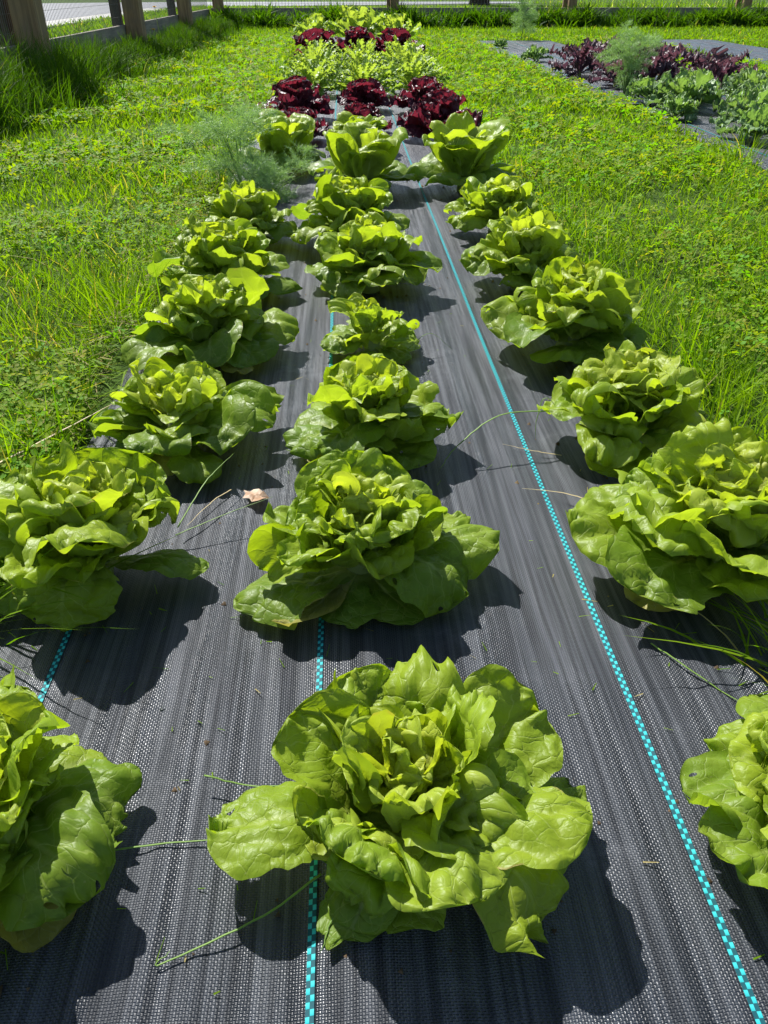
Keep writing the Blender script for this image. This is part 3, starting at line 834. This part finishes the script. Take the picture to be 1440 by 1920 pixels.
# ------------------------------------------------------------------ fences
FX = -2.02
root = empty("garden_fence", (FX, 9.0, 0))
def left_fence():
    ys = [2.85, 5.75, 8.65, 11.5]
    for y in ys:
        b = MB(); b.box(.012, .165, y - 9 - .085, y - 9 + .085, -.1, 1.55); b.build("post", M['post'], root, bevel=.006)
        b = MB(); b.box(-.115, -.03, y - 9 - .05, y - 9 + .05, -.1, 1.5); b.build("backing_post", M['dpost'], root, bevel=.004)
    yb = [-2.0, 2.85, 5.75, 8.65, 11.5, 14.25]
    for a, c in zip(yb[:-1], yb[1:]):
        b = MB(); b.box(-.026, .008, a - 9 + .003, c - 9 - .003, -.02, .235); b.build("base_board", M['board'], root, bevel=.003)
        b = MB(); b.box(-.03, .010, a - 9 + .003, c - 9 - .003, 1.30, 1.39); b.build("top_rail", M['board'], root, bevel=.003)
    w = MB()
    for y in np.arange(-2, 14.2, .034): w.box(-.0135, -.0115, y - 9 - .002, y - 9 + .002, .2, 1.32)
    for z in np.arange(.30, 1.3, .10): w.box(-.0115, -.0097, -11, 5.2, z - .001, z + .001)
    tag(w.build("wire_mesh", M['wire'], root))
left_fence()
tag(root, "wooden post and wire mesh fence with base board along the left", "fence")
root2 = empty("garden_fence", (2.0, 14.3, 0))
def back_fence():
    xs = [-1.86, .84, 3.62, 6.40, 9.2]
    for x in xs:
        b = MB(); b.box(x - 2 - .065, x - 2 + .065, -.125, -.012, -.1, 1.55); b.build("post", M['post'], root2, bevel=.006)
        b = MB(); b.box(x - 2 - .115, x - 2 - .05, .035, .10, -.1, 1.5); b.build("backing_post", M['post'], root2, bevel=.004)
    xb = [-2.0, .84, 3.62, 6.40, 9.2, 12]
    for a, c in zip(xb[:-1], xb[1:]):
        b = MB(); b.box(a - 2 + .003, c - 2 - .003, -.008, .03, -.02, .245); b.build("base_board", M['board'], root2, bevel=.003)
        b = MB(); b.box(a - 2 + .003, c - 2 - .003, -.01, .032, 1.30, 1.39); b.build("top_rail", M['board'], root2, bevel=.003)
    w = MB()
    for x in np.arange(-2, 12, .05): w.box(x - 2 - .002, x - 2 + .002, .010, .0125, .2, 1.32)
    for z in np.arange(.30, 1.3, .10): w.box(-4, 10, .0125, .0145, z - .001, z + .001)
    w.build("wire_mesh", M['wire'], root2)
back_fence()
tag(root2, "wooden post and wire mesh fence with base board across the back", "fence")

# ------------------------------------------------------------------ grass
def blades(x, y, h, w, az, lean, curve, colr, seg=2, z0=0.0, rng=None):
    n = len(x)
    fa = az + rng.normal(0, .9, n) + math.pi / 2
    sx, sy = np.cos(fa), np.sin(fa)
    dx, dy = np.cos(az), np.sin(az)
    V = np.zeros((n, 2 * seg + 1, 3), np.float32); C = np.zeros((n, 2 * seg + 1, 3), np.float32)
    for k in range(seg + 1):
        q = k / seg
        off = h * (lean * q + curve * q * q)
        cx = x + dx * off; cy = y + dy * off; cz = z0 + h * np.maximum(q - .38 * curve * q * q - .2 * lean * q, .02 * q)
        ww = w * (1 - q ** 1.8) * .5 * (.75 + .5 * q)
        if k < seg:
            V[:, 2 * k] = np.stack([cx - sx * ww, cy - sy * ww, cz], -1); V[:, 2 * k + 1] = np.stack([cx + sx * ww, cy + sy * ww, cz], -1)
        else: V[:, 2 * k] = np.stack([cx, cy, cz], -1)
    C[:] = colr[:, None, :]
    F = []
    b = (np.arange(n) * (2 * seg + 1))[:, None]
    for k in range(seg - 1):
        i = 2 * k
        F.append(b + np.array([i, i + 1, i + 3])); F.append(b + np.array([i, i + 3, i + 2]))
    i = 2 * (seg - 1); F.append(b + np.array([i, i + 1, i + 2]))
    return V.reshape(-1, 3), np.concatenate(F), C.reshape(-1, 3)

def in_bed(x, y, m=0.0):
    r = np.zeros(len(x), bool)
    for b in (BED1, BED2, BED3):
        r |= (x > b[0] - m) & (x < b[1] + m) & (y > b[2] - m) & (y < b[3] + m)
    return r
grng = np.random.default_rng(42)
patch = wave_noise(grng, 2, 14, .25, 1.1); patch2 = wave_noise(grng, 2, 14, 1.0, 3.0); dryn = wave_noise(grng, 2, 12, .5, 1.6); edgen = wave_noise(grng, 1, 8, .8, 3.0)
clov = wave_noise(grng, 2, 12, .5, 1.5)

def sample_polar(n, r0, r1, pw, a0, a1, rng):
    # density falls with distance from where the photographer stood: r^-pw
    u = rng.uniform(0, 1, n); k = 2 - pw
    r = (r0 ** k + u * (r1 ** k - r0 ** k)) ** (1 / k)
    a = rng.uniform(a0, a1, n)
    return r * np.sin(a), r * np.cos(a), r

def lawn_mask(x, y):
    m = ~in_bed(x, y, -.012)
    e = .03 * edgen(y)
    m &= ~((x > BED1[0] - e * .6) & (x < BED1[1] + e * .6) & (y < BED1[3]))
    m &= (x > FX + .05) & (y < 14.2)
    return m
def grass_color(x, y, rng, dry=0.0):
    n = len(x)
    a = rng.uniform(0, 1, n)[:, None]; p = np.clip(.5 + .35 * patch(x, y), 0, 1)[:, None]
    c = (1 - a) * np.array([.056, .142, .006]) + a * np.array([.182, .285, .009])
    c = c * (1 - .4 * p) + .4 * p * np.array([.18, .29, .012])
    d = (rng.uniform(0, 1, n) < np.clip(.02 + dry + .06 * np.clip(dryn(x, y) - .7, 0, 1), 0, .6))[:, None]
    c = np.where(d, np.array([.36, .30, .13]) * rng.uniform(.6, 1.2, (n, 1)), c)
    return c

def lawn():
    rng = grng
    x, y, r = sample_polar(600000, .35, 15.5, 1.15, -1.25, 1.35, rng)
    m = lawn_mask(x, y); x, y, r = x[m], y[m], r[m]
    # clumps
    cl = .5 + .5 * np.clip(patch2(x, y), -1, 1)
    keep = rng.uniform(0, 1, len(x)) < .5 + .5 * cl; x, y, r = x[keep], y[keep], r[keep]; cl = cl[keep]
    n = len(x)
    near_edge = np.minimum(abs(x - BED1[0]), abs(x - BED1[1]))
    h = rng.gamma(4, .0064, n) * (.45 + .85 * cl) + .014
    h *= 1 + 1.0 * (near_edge < .12) * (rng.uniform(0, 1, n) < .5)
    w = rng.uniform(.0024, .0048, n) * np.clip(r / 2.0, .8, 3.6)
    lean = np.abs(rng.normal(.35, .3, n)); curve = np.abs(rng.normal(.25, .3, n))
    lf = np.clip((-(x) - .38) * 4, 0, 1) * np.clip(1 - (-x - .45) / .5, 0, 1) * (y < 3.2)
    col_ = grass_color(x, y, rng, .10 * lf)
    V, F, C = blades(x, y, h, w, rng.uniform(0, 6.28, n), lean, curve, col_, 2, 0.0, rng)
    o = link_mesh("lawn_grass", np_mesh("lawn_grass", V, F, colors=C), M['grass'])
    tag(o, "short bright green lawn grass around the beds", "grass", kind="stuff")
lawn()

def clover():
    rng = np.random.default_rng(43)
    x, y, r = sample_polar(170000, .35, 11.0, 1.2, -1.25, 1.35, rng)
    m = lawn_mask(x, y) & (clov(x, y) + rng.normal(0, .35, len(x)) > -.1); x, y, r = x[m], y[m], r[m]
    n = len(x)
    z = rng.uniform(.015, .058, n); R0 = rng.uniform(.0060, .0125, n) * np.clip(r / 2.5, .9, 2.0)
    tx = rng.normal(0, .35, n); ty = rng.normal(0, .35, n)
    a0 = rng.uniform(0, 6.28, n)
    prof = np.array([(0, 0, 0), (.62, -.46, .16), (1.0, -.20, .02), (1.0, .20, .02), (.62, .46, .16)])
    tris = np.array([(0, 1, 2), (0, 2, 3), (0, 3, 4)])
    Vs, Fs, Cs = [], [], []
    base = (np.stack([rng.uniform(.10, .22, n), rng.uniform(.20, .31, n), rng.uniform(.008, .022, n)], -1))
    for k in range(3):
        a = a0 + k * 2.094
        lx = prof[None, :, 0] * R0[:, None] + .001; ly = prof[None, :, 1] * R0[:, None]; lz = prof[None, :, 2] * R0[:, None]
        X = lx * np.cos(a)[:, None] - ly * np.sin(a)[:, None]; Y = lx * np.sin(a)[:, None] + ly * np.cos(a)[:, None]
        Z = lz + X * tx[:, None] + Y * ty[:, None]
        V = np.stack([X + x[:, None], Y + y[:, None], Z + z[:, None]], -1)
        off = k * n * 5
        F = (np.arange(n) * 5)[:, None, None] + tris[None] + off
        Vs.append(V.reshape(-1, 3)); Fs.append(F.reshape(-1, 3)); Cs.append(np.repeat(base, 5, 0))
    o = link_mesh("clover", np_mesh("clover", np.concatenate(Vs), np.concatenate(Fs), colors=np.concatenate(Cs)), M['grass'])
    tag(o, "small round clover leaves growing through the lawn", "clover", kind="stuff")
clover()

def tall_grass():
    rng = np.random.default_rng(44)
    N = 52000
    y = rng.uniform(1.2, 14.2, N); tn = wave_noise(rng, 1, 8, .3, 1.2)
    x = FX + .10 + np.abs(rng.normal(0, .27, N)) * (1 + .3 * tn(y))
    cy = wave_noise(rng, 2, 10, .8, 2.2)(x, y)
    k = rng.uniform(0, 1, N) < .55 + .45 * cy; x, y, cy = x[k], y[k], cy[k]
    k = x < BED1[0] - .7; x, y, cy = x[k], y[k], cy[k]
    n = len(x)
    h = rng.uniform(.12, .40, n) * (1 + .25 * cy) * np.clip(1.25 - (x - FX), .35, 1) * (1 - .5 * sstep(5.2, 7.5, y))
    c = grass_color(x, y, rng, 0) * np.array([.34, .44, .6])  # deeper green of uncut grass, darkened further to paint in the fence-side shade
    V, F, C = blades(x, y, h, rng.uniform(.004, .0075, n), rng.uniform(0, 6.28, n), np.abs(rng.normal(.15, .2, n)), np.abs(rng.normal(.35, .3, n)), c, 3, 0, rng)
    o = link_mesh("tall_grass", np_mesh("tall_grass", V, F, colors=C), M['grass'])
    tag(o, "tall uncut grass, deep green with painted-in shade, along the foot of the left fence", "grass", kind="stuff")
    # weeds along the back board: broad leaf blades
    N = 30000
    x = rng.uniform(-2, 11.5, N); y = 14.17 - np.abs(rng.normal(0, .22, N))
    cy = wave_noise(rng, 2, 10, .8, 2.2)(x, y)
    k = rng.uniform(0, 1, N) < .6 + .4 * cy; x, y, cy = x[k], y[k], cy[k]; n = len(x)
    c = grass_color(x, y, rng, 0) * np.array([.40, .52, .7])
    h = rng.uniform(.10, .30, n) * (1 + .3 * cy)
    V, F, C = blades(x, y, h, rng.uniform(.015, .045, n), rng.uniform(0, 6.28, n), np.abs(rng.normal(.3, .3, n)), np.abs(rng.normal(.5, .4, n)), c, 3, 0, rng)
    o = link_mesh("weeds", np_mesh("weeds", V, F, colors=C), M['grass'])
    tag(o, "dark leafy weeds along the foot of the back fence", "weeds", kind="stuff")
    # lawn and rough grass outside the fences
    N = 38000
    x = rng.uniform(-4.4, FX - .1, N // 3); y = rng.uniform(2, 26, N // 3)
    x2 = rng.uniform(-4, 16, N); y2 = 14.4 + rng.gamma(1.5, 5, N)
    x = np.concatenate([x, x2]); y = np.concatenate([y, y2])
    road = ((x < -4.4) | ((y > 26.3) & (y < 34.3) & (x < 6.5)))
    x, y = x[~road], y[~road]; n = len(x)
    rough = np.clip((x - 3.4) / .6, 0, 1) * np.clip((19 - y) / 2, 0, 1)
    h = rng.uniform(.05, .12, n) + rough * rng.uniform(.05, .35, n)
    c = grass_color(x, y, rng, 0)
    white = (rng.uniform(0, 1, n) < .06 * rough)
    c[white] = (.7, .7, .6)
    V, F, C = blades(x, y, h, rng.uniform(.012, .03, n), rng.uniform(0, 6.28, n), np.abs(rng.normal(.3, .3, n)), np.abs(rng.normal(.4, .3, n)), c, 2, 0, rng)
    o = link_mesh("meadow_grass", np_mesh("meadow_grass", V, F, colors=C), M['grass'])
    tag(o, "grass beyond the fences, rough and flowering at the right", "grass", kind="stuff")
tall_grass()

def tuft(x, y, n, h, label, seed, spread=.03, lean=(.2, .35), az=None, col3=None):
    rng = np.random.default_rng(seed)
    px = rng.normal(0, spread, n); py = rng.normal(0, spread, n)
    a = np.arctan2(py, px) + rng.normal(0, .5, n) if az is None else az + rng.normal(0, .6, n)
    c = grass_color(px + x, py + y, rng)
    if col3 is not None: c = c * np.array(col3)
    hh = rng.uniform(.5, 1, n) * h
    V, F, C = blades(px, py, hh, rng.uniform(.0025, .0045, n), a, np.abs(rng.normal(lean[0], .2, n)), np.abs(rng.normal(lean[1], .3, n)), c, 5, .004, rng)
    o = link_mesh("grass_tuft", np_mesh("grass_tuft", V, F, colors=C), M['grass'])
    o.location = (x, y, .002)
    return tag(o, label, "grass tuft", "long grass tufts along the bed")
tuft(.420, .490, 80, .11, "long green grass tuft between the two front lettuces at the right edge", 1, .028, (.30, .6), R(140))
tuft(-.445, 1.50, 130, .13, "thick dark grass tuft left of the bed beside the fifth lettuce", 2, .045)
tuft(-.43, .97, 70, .16, "flattened grass tuft at the bed edge left of the floppy lettuce", 3, .05, (.7, .5), R(240))
tuft(-.40, .60, 26, .13, "few long grass blades at the left frame edge between the front lettuces", 4, .03, (.8, .4), R(-25))
tuft(1.50, 3.05, 60, .16, "grass tuft growing over the fabric before the kale at right", 5, .05)
tuft(-.50, 3.4, 90, .15, "grass tuft beside the feathery dill at the bed's left edge", 6, .06)
tuft(1.10, 1.9, 60, .10, "slightly longer grass tuft in the lawn right of the bed", 7, .06)

# ------------------------------------------------------------------ loose things on the fabric
def loose(name, pts, rad, mat, label, cat, group):
    p = np.array(pts, float)
    # smooth by Catmull-Rom
    q = []
    P = np.vstack([2 * p[0] - p[1], p, 2 * p[-1] - p[-2]])
    for i in range(1, len(P) - 2):
        for t in np.linspace(0, 1, 8, endpoint=False):
            q.append(.5 * ((2 * P[i]) + (-P[i - 1] + P[i + 1]) * t + (2 * P[i - 1] - 5 * P[i] + 4 * P[i + 1] - P[i + 2]) * t * t + (-P[i - 1] + 3 * P[i] - 3 * P[i + 1] + P[i + 2]) * t ** 3))
    q.append(p[-1]); q = np.array(q)
    q[1:-1] += np.random.default_rng(len(label)).normal(0, .0004, (len(q) - 2, 3)) * np.array([1, 1, .3])
    n = len(q); r = rad * (1 - .8 * np.linspace(0, 1, n) ** 2)
    o0 = q[0].copy()
    b = MB(); b.tube(q - o0, r * 1.05, 6, .4)
    o = b.build(name, M[mat], None, True); o.location = o0
    return tag(o, label, cat, group)
Gg = "single grass blades over the fabric"
loose("grass_straw", [(-.19, .335, .022), (-.13, .342, .019), (-.05, .335, .030)], .0008, 'gblade', "thin grass blade lying straight from left front lettuce toward the middle one", "grass blade", Gg)
loose("grass_straw", [(-.125, .392, .030), (-.08, .384, .024), (-.02, .372, .05)], .0008, 'gblade', "dark grass blade arching into the left side of the front middle lettuce", "grass blade", Gg)
loose("grass_straw", [(-.03, .305, .03), (-.070, .283, .019), (-.135, .255, .018), (-.130, .262, .020)], .0009, 'gblade', "bent grass blade with pale root at the bottom left of the front middle lettuce", "grass blade", Gg)
loose("grass_straw", [(-.012, .295, .028), (-.022, .275, .026), (-.030, .255, .022)], .0008, 'gblade', "short grass blade crossing the middle turquoise stripe at the bottom", "grass blade", Gg)
loose("grass_straw", [(-.205, .735, .03), (-.18, .80, .05), (-.152, .86, .055)], .0010, 'gblade', "straight green grass blade rising from the second left lettuce", "grass blade", Gg)
loose("grass_straw", [(-.205, .72, .03), (-.15, .745, .04), (-.095, .765, .05)], .0009, 'gblade', "dark grass blade between the second lettuces of left and middle rows", "grass blade", Gg)
loose("grass_straw", [(.275, .93, .07), (.20, .92, .07), (.14, .885, .045), (.115, .862, .024)], .0015, 'gblade', "long arching grass blade over the right stripe, from the third right lettuce", "grass blade", Gg)
loose("straw_stalk", [(.30, .76, .03), (.26, .79, .028), (.215, .815, .02)], .0011, 'straw', "pale straw crossing the right stripe beside the second right lettuce", "straw", "dry straws on the fabric")
loose("straw_stalk", [(-.155, .83, .02), (-.175, .80, .022), (-.20, .75, .02)], .0009, 'straw', "thin pale straw by the dry leaf on the fabric", "straw", "dry straws on the fabric")
loose("straw_stalk", [(.285, .895, .02), (.25, .905, .022), (.21, .93, .02)], .0009, 'straw', "thin brown straw in front of the third right lettuce", "straw", "dry straws on the fabric")
loose("grass_straw", [(.285, .53, .022), (.31, .49, .024), (.335, .455, .024), (.36, .43, .03)], .0009, 'gblade', "long grass blade on the fabric above the front right lettuce", "grass blade", Gg)
loose("grass_straw", [(.300, .935, .05), (.272, .96, .075), (.258, .945, .05), (.256, .93, .028)], .0008, 'gblade', "curled grass blade hooking over the right stripe", "grass blade", Gg)
loose("grass_straw", [(.10, 1.25, .03), (.14, 1.27, .05), (.18, 1.265, .022)], .0008, 'gblade', "grass blade sticking out right of the small middle lettuce", "grass blade", Gg)
loose("straw_stalk", [(-.50, .80, .045), (-.42, .90, .05), (-.33, .98, .07)], .0028, 'straw', "thick pale straw stalk lying beside the floppy left lettuce", "straw", "dry straws on the fabric")

# dry brown leaf
def dry_leaf():
    rng = np.random.default_rng(5)
    out = np.array([(-.020, -.004), (-.012, -.013), (-.002, -.010), (.004, -.017), (.012, -.012), (.019, -.008), (.016, -.001), (.023, .004), (.013, .007), (.008, .014), (-.002, .010), (-.011, .012), (-.016, .005)])
    V = [(0, 0, .006)] + [(x * .45, y * .45, .0055 + rng.normal(0, .0012)) for x, y in out] + [(x, y, .002 + abs(rng.normal(0, .005))) for x, y in out]
    n = len(out); F = [(0, 1 + i, 1 + (i + 1) % n) for i in range(n)] + [(1 + i, 1 + n + i, 1 + n + (i + 1) % n, 1 + (i + 1) % n) for i in range(n)]
    me = bpy.data.meshes.new("dry_leaf"); me.from_pydata(V, [], F); me.update()
    o = link_mesh("dry_leaf", me, M['dryleaf']); o.location = (-.122, .805, .020); o.rotation_euler = (.15, .1, 2.2)
    tag(o, "crumpled pale brown dry leaf on the fabric beside the middle row", "dry leaf")
dry_leaf()

def clippings():
    rng = np.random.default_rng(60)
    N = 420
    x = rng.uniform(-.38, .5, N); y = .22 + rng.gamma(1.4, .7, N)
    z = fabric_height(x, y, 11) + .0015
    c = grass_color(x, y, rng, .25)
    a = rng.uniform(0, 6.28, N); L = rng.uniform(.003, .016, N); w = rng.uniform(.0006, .0014, N)
    P = np.stack([x, y, z], -1); Q = P + np.stack([np.cos(a) * L, np.sin(a) * L, rng.uniform(0, .002, N)], -1)
    side = np.stack([-np.sin(a), np.cos(a), rng.normal(0, .3, N)], -1)
    V, F = ribbons(P, Q, w, w * .5, side)
    o = link_mesh("grass_clippings", np_mesh("grass_clippings", V, F, colors=np.repeat(c, 4, 0)), M['grass'])
    tag(o, "tiny mown grass clippings strewn over the black fabric", "clippings", kind="stuff")
    N = 700
    k = rng.integers(0, len(GREEN), N)
    hx = np.array([g[2][0] for g in GREEN])[k]; hy = np.array([g[2][1] for g in GREEN])[k]
    x = np.clip(hx + rng.normal(0, .075, N), -.38, .52); y = hy + rng.normal(0, .075, N); z = fabric_height(x, y, 11)
    tet = np.array([(1, 0, 0), (-.5, .87, 0), (-.5, -.87, 0), (0, 0, 1.1)]); sz = rng.gamma(2, .0007, N) + .0005
    a = rng.uniform(0, 6.28, N)
    vx = tet[None, :, 0] * np.cos(a)[:, None] - tet[None, :, 1] * np.sin(a)[:, None]; vy = tet[None, :, 0] * np.sin(a)[:, None] + tet[None, :, 1] * np.cos(a)[:, None]
    V = np.stack([x[:, None] + vx * sz[:, None], y[:, None] + vy * sz[:, None], z[:, None] + tet[None, :, 2] * sz[:, None]], -1).reshape(-1, 3)
    F = ((np.arange(N) * 4)[:, None, None] + np.array([(0, 1, 3), (1, 2, 3), (2, 0, 3)])[None]).reshape(-1, 3)
    c = np.array([.13, .09, .055]) * rng.uniform(.5, 1.6, (N, 1))
    o = link_mesh("soil_crumbs", np_mesh("soil_crumbs", V, F, colors=np.repeat(c, 4, 0)), M['grass'])
    tag(o, "small brown soil crumbs on the fabric around the lettuces", "soil", kind="stuff")
    # mown thatch along the left edge of the bed
    N = 3600
    y = rng.uniform(.35, 3.0, N); x = BED1[0] - .02 - np.abs(rng.normal(0, .05, N)) + .035 * (rng.uniform(0, 1, N) < .2)
    c = grass_color(x, y, rng, .3)
    a = rng.uniform(0, 6.28, N); L = rng.uniform(.015, .06, N); w = rng.uniform(.0012, .0028, N)
    P = np.stack([x, y, rng.uniform(.005, .035, N)], -1); Q = P + np.stack([np.cos(a) * L, np.sin(a) * L, rng.normal(0, .008, N)], -1)
    Q[:, 2] = np.maximum(Q[:, 2], .003)
    side = np.stack([-np.sin(a), np.cos(a), rng.normal(0, .5, N)], -1); side /= np.linalg.norm(side, axis=1)[:, None]
    V, F = ribbons(P, Q, w, w * .5, side)
    o = link_mesh("thatch", np_mesh("thatch", V, F, colors=np.repeat(c, 4, 0)), M['grass'])
    tag(o, "dry mown grass lying along the bed's left edge", "dry grass", kind="stuff")
clippings()

# dandelions by the left fence
def dandelion(x, y, h, label, seed):
    rng = np.random.default_rng(seed)
    root = empty("dandelion", (x, y, .003))
    b = MB(); b.tube([(0, 0, 0), (.01, 0, h * .5), (0, .01, h)], [.004, .0035, .003], 6); b.build("stem", M['stem'], root, True)
    n = 46
    a = rng.uniform(0, 6.28, n); r = rng.uniform(.012, .026, n)
    P = np.tile([0, .01, h], (n, 1)).astype(float); Q = P + np.stack([np.cos(a) * r, np.sin(a) * r, .004 + (.026 - r) * .6], -1)
    side = np.stack([-np.sin(a), np.cos(a), 0 * a], -1)
    V, F = ribbons(P, Q, np.full(n, .002), np.full(n, .005), side)
    link_mesh("flower_head", np_mesh("flower_head", V, F), M['yellow'], root)
    tag(root, label, "dandelion", "dandelions by the left fence")
dandelion(-1.72, 8.4, .20, "low yellow dandelion flower in the tall grass by the fence", 1)
dandelion(-1.80, 9.0, .36, "taller yellow dandelion flower between the far fence posts", 2)

# ------------------------------------------------------------------ tree beyond the back fence
def tree(x, y, h, label, seed):
    rng = np.random.default_rng(seed)
    root = empty("deciduous_tree", (x, y, 0))
    b = MB(); b.tube([(0, 0, -.1), (0, 0, .4), (.05, 0, 1.6), (.1, .1, h * .45), (.0, .1, h * .75)], [.36, .27, .23, .17, .07], 10)
    for k in range(7):
        a = rng.uniform(0, 6.28); z0 = h * rng.uniform(.32, .6); l = rng.uniform(1.4, 2.6)
        b.tube([(.08, .05, z0), (math.cos(a) * l * .5, math.sin(a) * l * .5, z0 + l * .35), (math.cos(a) * l, math.sin(a) * l, z0 + l * .7)], [.10, .06, .025], 6)
    b.build("trunk", M['bark'], root, True)
    cc = rng.normal(0, 1, (46, 3)); cc /= np.linalg.norm(cc, axis=1)[:, None]; cc *= rng.uniform(.4, 1, (46, 1)) * np.array([2.9, 2.9, 2.3])
    cc[:, 2] += h * .72
    N = 14000
    p = cc[rng.integers(0, 46, N)] + rng.normal(0, .42, (N, 3))
    d = rng.normal(size=(N, 3)); d /= np.linalg.norm(d, axis=1)[:, None]
    side = np.cross(d, rng.normal(size=(N, 3))); side /= np.linalg.norm(side, axis=1)[:, None]
    V, F = ribbons(p, p + d * .12, np.full(N, .07), np.full(N, .02), side)
    c = np.array([.05, .11, .02]) * rng.uniform(.7, 1.4, (N, 1))
    link_mesh("crown", np_mesh("crown", V, F, colors=np.repeat(c, 4, 0)), M['grass'], root)
    tag(root, label, "tree")
tree(4.4, 29.0, 6.5, "tree whose dark trunk foot shows beyond the back fence", 3)
